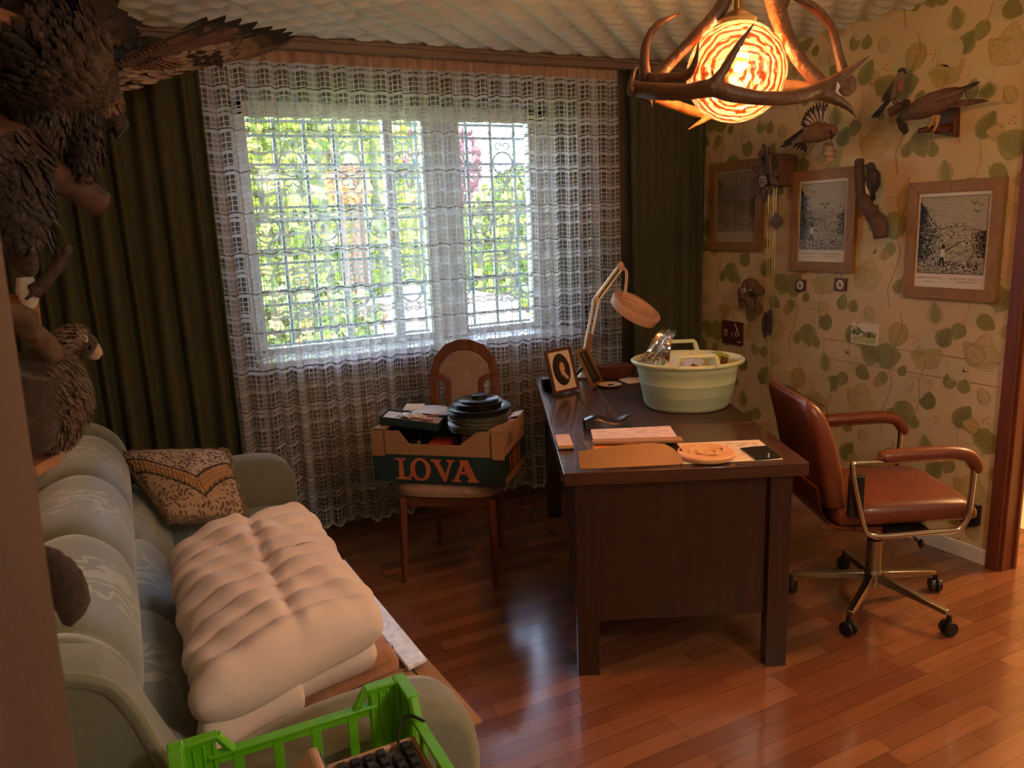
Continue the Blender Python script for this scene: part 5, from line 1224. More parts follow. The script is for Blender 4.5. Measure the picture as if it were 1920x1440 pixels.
q.prism([(2.690, .915), (2.549, .915), (2.549, .950), (2.60, .958), (2.64, .950), (2.690, .945)], RW(XR-.0082), .0006, '#b5b87a')
for k in range(80):
    c_ = random.choice(['#4f6a3a', '#68824a', '#3c5230', '#8c9a5a']); y = random.gauss(2.655, .014); z_ = random.gauss(.972, .013)
    if k > 50: y, z_ = random.gauss(2.585, .018), random.gauss(.962, .006)
    y = min(2.688, max(2.551, y)); q.prism([(y+.006*cos(a), z_+.005*sin(a)) for a in (0, 1.2, 2.5, 3.7, 5)], RW(XR-.0086-.00005*k), .0004, c_)
q.build('landscape_print', 'print', parent=t, smooth=0)
for y, lb in ((2.714, 'left'), (2.093, 'right')):
    tag(MB().ell((XR-.006, y, .858), (.009, .010, .010)).build('hatch_knob', 'chrome'), f'tiny round metal knob at the {lb} of the papered hatch', 'knob', 'metal knobs of the papered wall hatch')
t = thing('wall_pouch', 'dark pouch on the wallpaper low behind the office chair arm', 'pouch', (XR, 2.02, .21)); MB(off=t.location).prism([(2.075, .25), (1.965, .27), (1.965, .175), (2.0, .158), (2.05, .175)], RW(XR-.002), .03).build('body', 'black_leather', parent=t, smooth=0, bevel=.006)
# speckled ornament near the corner
t = thing('wall_ornament', 'small brown speckled ornament with drooping lobes above the plaque', 'ornament', (3.22, 3.36, 1.13)); off = t.location
mb = MB(off=off)
for y, z_, ry, rz_, R in ((3.36, 1.165, .06, .04, 0), (3.41, 1.12, .035, .045, 0), (3.30, 1.14, .045, .03, 0)): mb.ell((3.215, y, z_), (.035, ry, rz_))
for y, z_ in ((3.43, 1.08), (3.37, 1.065), (3.31, 1.06)): mb.ell((3.215, y, z_), (.014, .020, .045))
mb.ell((3.245, 3.34, 1.14), (.03, .05, .03))
fur(mb.build('body', 'bird_brown', parent=t), .006, 3, .003, .012)
q = MB(off=off); random.seed(1)
for k in range(22): q.ell((3.178, random.gauss(3.36, .03), random.gauss(1.14, .012)), (.003, .004, .003), n=5)
q.build('pale_speckles', 'paper_warm', parent=t)
# ================================================================ mounted birds on the right wall
def bird(name, label, origin, masses, bm, voxel=.005, noise=.003):
    t = thing(name, label, 'mounted bird', origin, 0); mb = MB(off=origin)
    for m_ in masses:
        if m_[0] == 'e': mb.ell(m_[1], m_[2], m_[3] if len(m_) > 3 else None)
        else: mb.tube(spline(m_[1], 4), rads(m_[2], 4), 10)
    fur(mb.build('body', bm, parent=t), voxel, 4, noise, .012); return t
def along(p, q): d = (Vector(q)-Vector(p)); return frame_from(d)
XB = 3.10
# hawk with prey
def g(x, y, X=XB): return at(x, y, X=X)
hk = bird('sparrowhawk', 'brown mounted hawk bending over its prey, on a wooden block', g(1740, 205), [
    ('t', [g(1690, 222), g(1703, 214), g(1722, 206), g(1750, 195), g(1778, 182), g(1800, 172)], [.016, .026, .042, .050, .040, .022])], 'bird_brown')
off = hk.location; W1 = MB(off=off); nn = (-1, .2, .3)
for i in range(9): blade(W1, g(1722+i*4, 196-i*1.2, XB-.05), g(1772+i*7.5, 176-i*2.3, XB-.035), .024, nn, '#6a4d3a', '#3a2a20', tipat=.75)
W1.build('wing', 'feather', parent=hk, smooth=0, fix=False, solid=.001)
W2 = MB(off=off)
for i in range(6): blade(W2, g(1780+i*2, 182-i, XB), g(1838-i*5, 153+i*2.5, XB), .022, nn, '#5a4032', '#2e211a')
W2.build('tail', 'feather', parent=hk, smooth=0, fix=False, solid=.001)
W3 = MB(off=off)
for i in range(4): blade(W3, g(1775, 192+i, XB+.04), g(1855-i*10, 189+i*2, XB+.05), .018, nn, '#7a5c48', '#4a362a')
W3.build('far_wing', 'feather', parent=hk, smooth=0, fix=False, solid=.001)
MB(off=off).tube([g(1690, 222), g(1683, 224), g(1681, 231)], [.008, .006, .001], 8).build('beak', 'horn_black', parent=hk)
MB(off=off).ell(g(1692, 218, XB-.018), (.004, .004, .004)).build('eye', 'eye', parent=hk)
for i, (a, b_, c) in enumerate((((1752, 215), (1748, 228), (1742, 237)), ((1758, 216), (1757, 232), (1751, 245)))):
    MB(off=off).tube([g(*a), g(*b_), g(*c)], [.012, .006, .006], 8).tube([g(*c), g(c[0]-5, c[1]+2)], [.006, .002], 6).build('foot', 'horn_yellow', parent=hk)
t = thing('mounting_block', 'dark wooden block with a perch under the hawk', 'mounting block', g(1790, 228, XR)); off = t.location
MB(off=off).prism([(at(1768, 205, X=XR).y, at(1768, 205, X=XR).z), (at(1802, 200, X=XR).y, at(1802, 200, X=XR).z), (at(1800, 257, X=XR).y, at(1800, 257, X=XR).z), (at(1758, 250, X=XR).y, at(1758, 250, X=XR).z)], RW(XR-.002), .035).build('block', 'oak_dark', parent=t, bevel=.003)
MB(off=off).tube([g(1780, 240, XR-.03), g(1762, 244, XR-.12), g(1745, 241, XB+.02), g(1722, 246, XB-.03)], [.018, .018, .015, .010], 9).build('perch', 'oak_dark', parent=t)
t = thing('prey_mouse', 'small brown prey animal hanging from the hawk beak', 'mounted animal', g(1692, 240)); off = t.location
fur(MB(off=off).tube(spline([g(1685, 228), g(1692, 236), g(1697, 246), g(1694, 252)], 4), rads([.008, .018, .016, .004], 4), 10).build('body', 'fur_brown', parent=t), .004, 2, .002, .01)
MB(off=off).tube([g(1694, 250), g(1696, 257)], [.002, .001], 5).build('tail', 'fur_brown', parent=t)
# finch
XF = 3.16
fb = bird('finch', 'small dark-capped mounted songbird perched upper left of the hawk', g(1680, 160, XF), [
    ('t', [g(1692, 134, XF), g(1690, 142, XF), g(1684, 155, XF), g(1676, 172, XF), g(1664, 190, XF)], [.015, .018, .030, .027, .012])], 'bird_grey', .004, .002)
off = fb.location
MB(off=off).ell(g(1691, 133, XF), (.016, .018, .013)).build('cap', 'bird_dark', parent=fb)
MB(off=off).ell(g(1689, 160, XF-.012), (.018, .016, .030)).build('breast', 'bird_rust', parent=fb)
MB(off=off).tube([g(1696, 136, XF), g(1701, 137, XF)], [.006, .001], 7).build('beak', 'horn_black', parent=fb)
W = MB(off=off)
for i in range(5): blade(W, g(1676-i, 152+i*4, XF-.028), g(1652+i*3, 190+i*2, XF-.02), .016, nn, '#4c3b30', '#2c211c')
W.build('wing', 'feather', parent=fb, smooth=0, fix=False, solid=.001)
W = MB(off=off)
for i in range(4): blade(W, g(1664+i, 188, XF), g(1633+i*4, 222, XF), .016, nn, '#3c2e27', '#1e1714')
W.build('tail', 'feather', parent=fb, smooth=0, fix=False, solid=.001)
for a, b_ in (((1673, 184), (1679, 196)), ((1677, 184), (1686, 194))): MB(off=off).tube([g(*a, XF), g((a[0]+b_[0])/2-1, (a[1]+b_[1])/2+2, XF), g(*b_, XF)], .0028, 6).build('leg', 'horn_black', parent=fb)
t = thing('branch_perch', 'short cut branch stub under the small songbird', 'branch', g(1700, 195, XR)); MB(off=t.location).tube([g(1666, 211, XF-.02), g(1684, 203, XF), g(1700, 193, XR-.005)], [.018, .019, .018], 12).build('branch', 'bark', parent=t, smooth=40)
# jay
XJ = 3.10
jb = bird('jay', 'mounted jay with spread barred wings above the clock', g(1535, 248, XJ), [
    ('e', g(1556, 246, XJ), (.034, .036, .034)), ('t', [g(1552, 250, XJ), g(1535, 247, XJ), g(1515, 252, XJ), g(1500, 262, XJ)], [.034, .052, .046, .020])], 'bird_rust', .005, .004)
off = jb.location
MB(off=off).tube([g(1562, 252, XJ-.02), g(1558, 263, XJ-.035)], [.010, .002], 8).build('beak', 'horn_black', parent=jb)
MB(off=off).ell(g(1558, 247, XJ-.028), (.005, .005, .005)).build('eye', 'eye', parent=jb)
W = MB(off=off)
for i in range(12):
    t_ = i/11; a = radians(75+95*t_); bx, by = 1540-t_*10, 240-2*t_; ln = 58-14*t_; blade(W, g(bx, by, XJ), g(1545-8*t_+ln*cos(a)*.75-4, by-ln*sin(a)*.9+2, XJ-.03-.05*t_), .020, (-1, 0, .2), '#5f4f46' if i % 2 else '#cbbba6', '#1e1815', tipat=.85)
W.build('wing', 'feather', parent=jb, smooth=0, fix=False, solid=.001)
W = MB(off=off)
for i in range(13):
    t_ = i/12; blade(W, g(1522-t_*6, 246+t_*12, XJ-.02), g(1500-t_*44+ (6 if i > 9 else 0), 244+t_*32+ (0 if i < 10 else 0), XJ-.05), .020, (-1, 0, .5), '#6f5a4c' if i % 2 else '#a8927c', '#2a201b', tipat=.8)
W.build('wing', 'feather', parent=jb, smooth=0, fix=False, solid=.001)
W = MB(off=off)
for i in range(5): blade(W, g(1508, 256+i*2, XJ), g(1478+i*8, 274+i*3, XJ-.01), .018, (-1, 0, .5), '#4c3b30', '#1e1815')
W.build('tail', 'feather', parent=jb, smooth=0, fix=False, solid=.001)
t = thing('birch_stub', 'pale birch wood stub under the spread-winged jay', 'branch', g(1555, 285, XR)); MB(off=t.location).tube([g(1553, 268, XJ+.03), g(1554, 283, XJ+.05), g(1556, 300, XJ+.07)], [.020, .026, .024], 12).tube([g(1554, 285, XJ+.05), g(1560, 283, XR-.002)], .012, 8).build('stub', 'birch', parent=t, smooth=40)
# woodpecker on a curved branch
XW = 3.19
t = thing('curved_branch', 'dark curved branch on the wall between two pictures', 'branch', g(1620, 380, XR)); off = t.location
MB(off=off).tube(spline([g(1611, 298, XW), g(1612, 335, XW), g(1618, 372, XW), g(1633, 398, XW), g(1648, 420, XW), g(1652, 446, XW)], 6), rads([.021, .024, .028, .034, .038, .032], 6), 12).tube([g(1638, 392, XW), g(1646, 386, XW)], [.02, .008], 8).tube([g(1640, 410, XW), g(1646, 410, XR)], .015, 8).build('branch', 'bark', parent=t, smooth=50)
fur(t.children[0], .0045, 2, .006, .02)
wp_ = bird('woodpecker', 'mounted woodpecker clinging upright beside the curved branch', g(1636, 338, XW), [
    ('e', g(1632, 313, XW), (.020, .024, .022)), ('t', [g(1633, 318, XW), g(1637, 330, XW), g(1637, 348, XW), g(1636, 364, XW)], [.020, .034, .032, .012])], 'bird_dark', .0045, .002)
off = wp_.location
MB(off=off).tube([g(1626, 312, XW), g(1618, 311, XW)], [.008, .001], 8).build('beak', 'horn_black', parent=wp_)
W = MB(off=off)
for i in range(4): blade(W, g(1635+i, 358, XW), g(1634+i*2, 381-i*2, XW+.01), .016, (-1, 0, 0), '#2c2019', '#15100d')
W.build('tail', 'feather', parent=wp_, smooth=0, fix=False, solid=.001)
MB(off=off).ell(g(1628, 346, XW-.01), (.014, .014, .046)).build('pale_belly', 'paper_warm', parent=wp_)
W = MB(off=off)
for i in range(5): blade(W, g(1638+i, 325, XW-.03), g(1634+i*2.6, 362-i*2, XW-.025), .014, (-1, 0, 0), '#6e4c34' if i % 2 else '#2c2019', '#1c1512')
W.build('wing', 'feather', parent=wp_, smooth=0, fix=False, solid=.001)
# ================================================================ antler chandelier
GC = Vector((1.650, 1.80, 1.966)); GR = .140
cl = thing('antler_chandelier', 'stag antler chandelier around a glowing amber glass globe', 'ceiling lamp', (GC.x, GC.y, H)); off = cl.location
def a_(x, y, Y): return at(x, y, Y=Y)
def antler(segs, m='antler', name='antler'):
    mb = MB(off=off)
    for pts, rr in segs:
        P = spline([a_(*p) for p in pts], 6); mb.tube(P, rads(rr, 6), 12)
    o = mb.build(name, m, parent=cl); fur(o, .0035, 2, .0025, .012); return o
# front antler: beam with forked end and an upright tine
antler([([(1196, 168, 1.90), (1240, 172, 1.80), (1290, 172, 1.72), (1335, 165, 1.66), (1375, 176, 1.63), (1430, 184, 1.60), (1490, 182, 1.60), (1540, 166, 1.62), (1590, 134, 1.60), (1633, 103, 1.57)], [.022, .023, .021, .024, .022, .018, .019, .022, .012, .002]),
        ([(1330, 168, 1.66), (1355, 135, 1.64), (1385, 85, 1.62), (1415, 42, 1.60)], [.022, .013, .009, .002]),
        ([(1535, 172, 1.62), (1570, 188, 1.60), (1592, 202, 1.58), (1605, 220, 1.57)], [.020, .014, .009, .002])])
# left rosette group: raking beam, upright outer tine and inner tine
antler([([(1216, 160, 1.92), (1262, 112, 1.90), (1310, 62, 1.86), (1350, 18, 1.84), (1372, -30, 1.82)], [.020, .017, .018, .021, .020]),
        ([(1212, 158, 1.92), (1208, 110, 1.92), (1216, 70, 1.93), (1238, 42, 1.94), (1278, 23, 1.95)], [.020, .014, .012, .010, .002]),
        ([(1218, 150, 1.90), (1250, 146, 1.86), (1285, 142, 1.80), (1302, 122, 1.78), (1311, 77, 1.77)], [.018, .014, .014, .010, .002]),
        ([(1192, 160, 1.92), (1184, 172, 1.90), (1184, 150, 1.90), (1194, 123, 1.90)], [.018, .014, .008, .002]),
        ([(1192, 168, 1.92), (1206, 184, 1.90), (1218, 190, 1.89), (1223, 203, 1.88)], [.014, .012, .008, .002])])
# right group: broad raking beam and outer curved tine
antler([([(1540, 158, 1.66), (1505, 120, 1.70), (1475, 70, 1.74), (1458, 25, 1.78), (1440, -30, 1.80)], [.022, .020, .022, .026, .022]),
        ([(1462, 20, 1.78), (1480, -20, 1.80)], [.018, .014]),
        ([(1585, 150, 1.66), (1572, 100, 1.68), (1560, 55, 1.70), (1535, 22, 1.74), (1490, -8, 1.78)], [.017, .013, .012, .013, .012]),
        ([(1558, 162, 1.64), (1586, 158, 1.63)], [.024, .024])])
# rear antler behind the globe, its lamplight painted in as a paler colour
antler([([(1225, 182, 2.02), (1262, 196, 2.06), (1320, 210, 2.10), (1400, 185, 2.10), (1470, 160, 2.06), (1540, 166, 1.98)], [.014, .016, .018, .018, .018, .014]),
        ([(1340, 212, 2.09), (1318, 226, 2.08), (1290, 243, 2.06)], [.014, .009, .002])], 'antler_lit')
MB(off=off).lathe([(.030, 0), (.028, .006), (.002, .008)], 22, a_(1589, 160, 1.62), frame_from(a_(1600, 158, 1.60)-a_(1585, 160, 1.63))).build('cut_burr', 'carved', parent=cl)
MB(off=off).tube([a_(1566, 150, 1.605), a_(1571, 162, 1.60), a_(1568, 172, 1.60), a_(1576, 180, 1.60)], [.004, .006, .005, .002], 6).build('pale_chip', 'white_bone', parent=cl)
MB(off=off).tube([Vector((GC.x, GC.y, GC.z+.13)), Vector((GC.x, GC.y, H-.03))], .010, 10).build('hanging_rod', 'brass', parent=cl)
MB(off=off).lathe([(.06, -.045), (.055, -.03), (.02, 0)], 24, (GC.x, GC.y, H)).build('ceiling_rose', 'oak_dark', parent=cl)
MB(off=off).lathe([(.050, .0), (.055, .012), (.03, .03), (.012, .04)], 28, (GC.x, GC.y, GC.z+.128)).build('globe_cap', 'brass', parent=cl)
mb = MB(off=off)
for px, py, Y in ((1372, -20, 1.83), (1440, -20, 1.80)): mb.tube([a_(px, py, Y), Vector((GC.x, GC.y, H-.12))], .004, 6)
mb.tube([a_(1410, -20, 1.95), Vector((GC.x, GC.y, H-.12))], .004, 6); mb.build('suspension_wire', 'brass', parent=cl)
# swirled glass
m = bpy.data.materials.new('swirl_glass'); m.use_nodes = True; MATS['swirl_glass'] = m; nt, N, L = nodes(m)
tc = N.new('ShaderNodeTexCoord'); mp = N.new('ShaderNodeMapping'); mp.inputs['Location'].default_value = (0, 0, .48); L(tc.outputs['Object'], mp.inputs[0])
wv = N.new('ShaderNodeTexWave'); wv.wave_type = 'RINGS'; wv.rings_direction = 'SPHERICAL'; wv.inputs['Scale'].default_value = 13; wv.inputs['Distortion'].default_value = 7; wv.inputs['Detail'].default_value = 5; wv.inputs['Detail Scale'].default_value = 2.2
mp.inputs['Location'].default_value = (.10, .13, .52); L(mp.outputs[0], wv.inputs[0])
cr = N.new('ShaderNodeValToRGB'); cr.color_ramp.elements[0].color = srgb('#9c3208'); cr.color_ramp.elements[1].color = srgb('#fabb7c'); cr.color_ramp.elements[0].position = .2; cr.color_ramp.elements[1].position = .9; L(wv.outputs[0], cr.inputs[0])
tr = N.new('ShaderNodeBsdfTransparent'); L(cr.outputs[0], tr.inputs[0]); tl = N.new('ShaderNodeBsdfTranslucent'); L(cr.outputs[0], tl.inputs[0]); gl = N.new('ShaderNodeBsdfGlossy'); gl.inputs['Roughness'].default_value = .08
m1 = N.new('ShaderNodeMixShader'); m1.inputs[0].default_value = .10; L(tr.outputs[0], m1.inputs[1]); L(tl.outputs[0], m1.inputs[2])
bp = N.new('ShaderNodeBump'); bp.inputs['Strength'].default_value = .6; bp.inputs['Distance'].default_value = .004; L(wv.outputs[0], bp.inputs['Height']); L(bp.outputs[0], gl.inputs['Normal'])
m2 = N.new('ShaderNodeMixShader'); m2.inputs[0].default_value = .10; L(m1.outputs[0], m2.inputs[1]); L(gl.outputs[0], m2.inputs[2]); L(m2.outputs[0], N['Material Output'].inputs[0])
MB(off=off).lathe([(GR*sin(a), -GR*cos(a)*.98) for a in [.02+(pi-.42)*k/40 for k in range(41)]], 56, GC, close=False).build('glass_globe', 'swirl_glass', parent=cl, smooth=180)
BC = at(1388, 108, Y=1.80)
BC = Vector((GC.x+.012, GC.y, GC.z+.035))
MB(off=off).ell(BC, (.026, .026, .034)).build('bulb', 'bulb_glass', parent=cl)
lb_ = lamp('bulb_light', 'POINT', BC-off, 80, (1, .82, .58), .03); lb_.parent = cl
# ================================================================ mounted animals on the left wall
def wall_arm(t, p, X=XL, m='bark', name='wall_bracket', r=.016, drop=.0):
    """the bracket that carries the mount from the wall"""
    p = Vector(p); return MB(off=t.location).tube([p, Vector((X+.01, p.y+.03, p.z-drop))], [r, r*1.3], 10).build(name, m, parent=t)
def coat(parent, path, rs, n, cols, tipc, ln=.07, wd=.03, seed=1, name='body_feathers', jit=.3):
    """overlapping feathers lying back along a tapered trunk"""
    random.seed(seed); P = spline(path, 5); R = rads(rs, 5); W = MB(off=parent.location)
    for _ in range(n):
        i = random.randrange(0, len(P)-1); t = random.random(); p = P[i].lerp(P[i+1], t); r = R[i]+(R[i+1]-R[i])*t; d = (P[i+1]-P[i]).normalized()
        a = d.orthogonal().normalized(); b_ = d.cross(a); th = random.uniform(0, 2*pi); o_ = a*cos(th)+b_*sin(th)
        q = p+o_*(r*1.03+.003); dd = (d*-1 if ln < 0 else d)+o_*.13+Vector([random.uniform(-jit, jit) for _ in range(3)])*.6; L_ = abs(ln)*random.uniform(.7, 1.3)
        blade(W, q, q+dd.normalized()*L_, wd*random.uniform(.7, 1.2), o_, random.choice(cols), tipc, n=4, tipat=.8)
    return W.build(name, 'feather', parent=parent, smooth=180, fix=False)
# ---- eagle
YE = 2.42
eg = thing('mounted_eagle', 'large dark brown mounted eagle with outstretched wing above the sofa', 'mounted eagle', at(90, 120, Y=YE)); off = eg.location
def e(x, y, Y=YE): return at(x, y, Y=Y)
mb = MB(off=off)
mb.tube(spline([e(20, 40, 2.30), e(70, 90, 2.35), e(120, 130, 2.40), e(165, 165, 2.44), e(195, 195, 2.46)], 5), rads([.10, .155, .150, .085, .052], 5), 16)
mb.tube(spline([e(165, 160, 2.44), e(190, 195, 2.46), e(205, 220, 2.46)], 5), rads([.07, .055, .036], 5), 14)
mb.ell(e(213, 226, 2.46), (.040, .045, .032), rotm(0, 30, 0))
mb.tube(spline([e(95, 150, 2.36), e(85, 200, 2.36), e(78, 250, 2.37), e(68, 290, 2.37)], 5), rads([.08, .062, .045, .024], 5), 12)
mb.tube(spline([e(150, 170, 2.46), e(152, 220, 2.46), e(160, 270, 2.45), e(152, 312, 2.44)], 5), rads([.07, .052, .038, .016], 5), 12)
mb.tube(spline([e(60, 60, 2.32), e(110, 45, 2.40), e(170, 55, 2.5), e(205, 62, 2.56)], 5), rads([.09, .085, .06, .020], 5), 12)
fur(mb.build('body', 'fur_brown', parent=eg), .009, 4, .007, .018)
MB(off=off).tube(spline([e(216, 230, 2.44), e(220, 245, 2.44), e(216, 262, 2.44)], 4), rads([.018, .014, .001], 4), 10).build('beak', 'horn_black', parent=eg)
MB(off=off).ell(e(213, 222, 2.425), (.005, .005, .005)).build('eye', 'eye', parent=eg)
EC = ['#3f322b', '#4c3d34', '#332822', '#57473d']
coat(eg, [e(20, 40, 2.30), e(70, 90, 2.35), e(120, 130, 2.40), e(165, 165, 2.44), e(195, 195, 2.46)], [.10, .155, .150, .088, .056], 2400, EC, '#261e1a', ln=-.055, wd=.024, seed=1)
coat(eg, [e(165, 160, 2.44), e(190, 195, 2.46), e(208, 226, 2.46)], [.072, .058, .038], 1000, ['#7a5a45', '#6b4d3c', '#8a6a52', '#5d4333'], '#3a2a21', ln=-.028, wd=.010, seed=2, name='neck_feathers')
coat(eg, [e(95, 150, 2.36), e(85, 200, 2.36), e(78, 250, 2.37), e(68, 290, 2.37)], [.08, .062, .045, .024], 600, EC, '#2b221d', ln=.036, wd=.012, seed=3, name='leg_feathers')
coat(eg, [e(150, 170, 2.46), e(152, 220, 2.46), e(160, 270, 2.45), e(152, 312, 2.44)], [.07, .052, .038, .016], 600, EC, '#2b221d', ln=.036, wd=.012, seed=4, name='leg_feathers')
coat(eg, [e(60, 60, 2.32), e(110, 45, 2.40), e(170, 55, 2.5), e(205, 62, 2.56)], [.09, .085, .06, .020], 500, EC, '#241c18', ln=.08, wd=.032, seed=5, name='shoulder_feathers')
# outstretched wing: far primaries with dark tips, coverts, barred patch
W = MB(off=off); nv = -FWD+Vector((0, 0, .3))
tips = [(405, 38), (438, 37), (466, 43), (494, 49), (521, 58), (545, 62), (556, 68), (560, 74), (556, 80), (548, 85), (535, 90), (515, 96)]
for i, (tx, ty) in enumerate(tips):
    t_ = i/11; blade(W, e(290+15*t_, 92+42*t_, 2.44+.05*(1-t_)), e(tx, ty, 2.74-.02*i/11), .050-.014*t_, nv, '#8c7464', '#1f1814' if i < 8 else '#5d4a3e', n=9, tipat=.72, bend=-.03+.02*t_)
for i in range(16):          # secondaries along the arm
    t_ = i/15; blade(W, e(205+t_*95, 140-t_*30, 2.42), e(250+t_*125, 155-t_*28+8*sin(i*2), 2.52), .042, nv, '#7a5b4a', '#54392d', n=6)
for i in range(14):
    t_ = i/13; blade(W, e(200+t_*110, 128-t_*45, 2.40), e(262+t_*120, 100-t_*48, 2.50), .040, nv, '#5d4436', '#2b1e18', n=6)
W.build('wing', 'feather', parent=eg, smooth=0, fix=False, solid=.0012)
W = MB(off=off); random.seed(5)
for k in range(210):
    t_ = random.random()**.9; v_ = random.uniform(-1, 1); px = 200+t_*215; cy = 147-t_*62; py = cy+v_*(30-7*t_); ln = 26+16*t_
    blade(W, e(px, py, 2.405+.09*t_), e(px+ln, py-ln*.30+v_*4, 2.43+.09*t_), .026, nv, random.choice(['#988070', '#877062', '#ab9280', '#6b564a']) if v_ > -.4 else random.choice(['#5d4336', '#6b4d3e']), '#4e382c' if random.random() < .5 else '#76584a', n=5)
for k in range(34): px, py = random.uniform(345, 408), random.uniform(98, 124); blade(W, e(px, py, 2.465), e(px+12, py-3, 2.47), .012, nv, '#3a2922', '#2b1d18', n=3)
W.build('wing_coverts', 'feather', parent=eg, smooth=0, fix=False, solid=.001)
# second wing folded up along the ceiling at the left
W = MB(off=off)
for i in range(13):
    t_ = i/12; blade(W, e(20+t_*60, 70-10*t_, 2.30), e(95+t_*125, 18+t_*45, 2.50), .055, nv, '#4a352a', '#2a1e19', n=6)
for i in range(12): t_ = i/11; blade(W, e(-20+t_*40, 100, 2.26), e(-40+t_*130, -20+8*t_, 2.45), .075, nv, '#3f2c23', '#261a15', n=6)
W.build('wing', 'feather', parent=eg, smooth=0, fix=False, solid=.0012)
for c in ((152, 312, 160, 330), (68, 290, 80, 305)):
    mb = MB(off=off); Y = 2.44 if c[0] > 100 else 2.37; mb.tube([e(c[0], c[1], Y), e(c[2], c[3], Y-.01)], [.016, .013], 8)
    for dx, dy in ((14, 16), (6, 18), (-8, 14)): mb.tube(spline([e(c[2], c[3], Y-.01), e(c[2]+dx*.6, c[3]+dy*.4, Y-.05), e(c[2]+dx, c[3]+dy, Y-.03)], 4), rads([.010, .009, .002], 4), 7)
    mb.build('foot', 'horn_yellow' if 0 else 'branch_red', parent=eg)
# branch carrying the eagle
br = thing('perch_branch', 'thick sawn branch under the eagle claws, cut end facing the window', 'branch', e(100, 330)); off = br.location
MB(off=off).tube(spline([Vector((XL+.01, 2.2, at(0, 260, Y=2.2).z)), e(10, 262, 2.28), e(50, 300, 2.36), e(90, 325, 2.42), e(140, 350, 2.46), e(192, 384, 2.50)], 6), rads([.050, .048, .045, .042, .040, .038], 6), 14).build('branch', 'branch_red', parent=br, smooth=60)
fur(br.children[0], .006, 1, .008, .03)
MB(off=off).lathe([(.037, 0), (.034, .002), (.002, .0025)], 22, e(193, 385, 2.505), frame_from(e(192, 384, 2.50)-e(150, 355, 2.47))).build('sawn_end', 'cut_wood', parent=br)
MB(off=off).tube([e(10, 150, 2.52), e(5, 190, 2.50), e(8, 240, 2.36)], [.022, .024, .026], 10).tube([e(8, 185, 2.50), e(58, 205, 2.52)], [.022, .018], 10).build('side_limb', 'branch_red', parent=br, smooth=60)
MB(off=off).tube([e(95, 222, 2.55), e(134, 240, 2.56)], [.020, .018], 10).tube([e(95, 222, 2.55), Vector((XL+.01, 2.6, at(60, 215, Y=2.6).z))], [.02, .022], 10).build('side_limb', 'cut_wood', parent=br, smooth=60)
pl_ = thing('mounting_board', 'dark wooden board edge at the top left above the eagle back', 'board', e(25, 55, 2.2)); MB(off=pl_.location).tube([Vector((XL+.01, 2.16, at(0, 20, Y=2.2).z)), e(0, 38, 2.2), e(48, 52, 2.22)], [.035, .030, .026], 4).build('board', 'cut_wood', parent=pl_, smooth=20, bevel=.004)
# ---- second raptor beneath, hanging with ruffled legs
YR = 2.15
rp = thing('mounted_buzzard', 'dark mounted bird below the eagle branch at the left edge', 'mounted bird', at(25, 350, Y=YR)); off = rp.location
mb = MB(off=off)
mb.tube(spline([at(-25, 280, Y=YR), at(5, 320, Y=YR), at(20, 360, Y=YR), at(35, 400, Y=YR), at(40, 440, Y=YR)], 5), rads([.11, .085, .065, .055, .04], 5), 14)
mb.tube(spline([at(20, 330, Y=YR), at(55, 325, Y=YR), at(70, 320, Y=YR)], 4), rads([.05, .035, .02], 4), 10)
mb.tube(spline([at(30, 380, Y=YR), at(48, 392, Y=YR), at(56, 405, Y=YR)], 4), rads([.04, .025, .008], 4), 10)
fur(mb.build('body', 'fur_brown', parent=rp), .007, 4, .006, .014)
coat(rp, [at(-25, 280, Y=YR), at(5, 320, Y=YR), at(20, 360, Y=YR), at(35, 400, Y=YR), at(40, 440, Y=YR)], [.11, .085, .065, .055, .04], 800, EC, '#2b221d', ln=.045, wd=.016, seed=6)
MB(off=off).tube(spline([at(42, 360, Y=YR-.02), at(50, 368, Y=YR-.02), at(52, 380, Y=YR-.02)], 4), rads([.016, .012, .001], 4), 8).build('beak', 'horn_black', parent=rp)
wall_arm(rp, at(0, 400, Y=YR), r=.02)
# small dark squirrel-like mount
sq = thing('mounted_squirrel', 'small dark furry mounted animal above the skull antlers', 'mounted animal', at(45, 470, Y=2.2)); off = sq.location
mb = MB(off=off)
mb.tube(spline([at(25, 425, Y=2.2), at(35, 450, Y=2.2), at(42, 478, Y=2.2), at(52, 500, Y=2.2), at(62, 518, Y=2.2)], 5), rads([.045, .042, .036, .026, .012], 5), 12)
mb.tube([at(38, 465, Y=2.2), at(52, 492, Y=2.18), at(62, 488, Y=2.17)], [.022, .014, .008], 8)
fur(mb.build('body', 'fur_brown', parent=sq), .006, 3, .005, .012); wall_arm(sq, at(30, 460, Y=2.2))
# ---- skull mounts with antlers
sk = thing('antler_trophy', 'white skull with dark branching antlers on a pale shield by the drape', 'trophy', at(60, 560, Y=2.55)); off = sk.location
mb = MB(off=off).tube(spline([at(62, 548, Y=2.5), at(75, 538, Y=2.5), at(92, 520, Y=2.5), at(108, 498, Y=2.5), at(120, 480, Y=2.5), at(137, 460, Y=2.5)], 5), rads([.024, .020, .018, .018, .014, .004], 5), 10)
mb.tube(spline([at(110, 494, Y=2.5), at(112, 478, Y=2.5), at(106, 460, Y=2.5)], 4), rads([.013, .010, .004], 4), 8).tube([at(121, 478, Y=2.5), at(124, 466, Y=2.49), at(128, 455, Y=2.49)], [.012, .010, .004], 8)
mb.tube([at(62, 548, Y=2.5), at(66, 552, Y=2.5)], [.028, .028], 12)
fur(mb.build('antler', 'bird_dark', parent=sk), .004, 2, .002, .012)
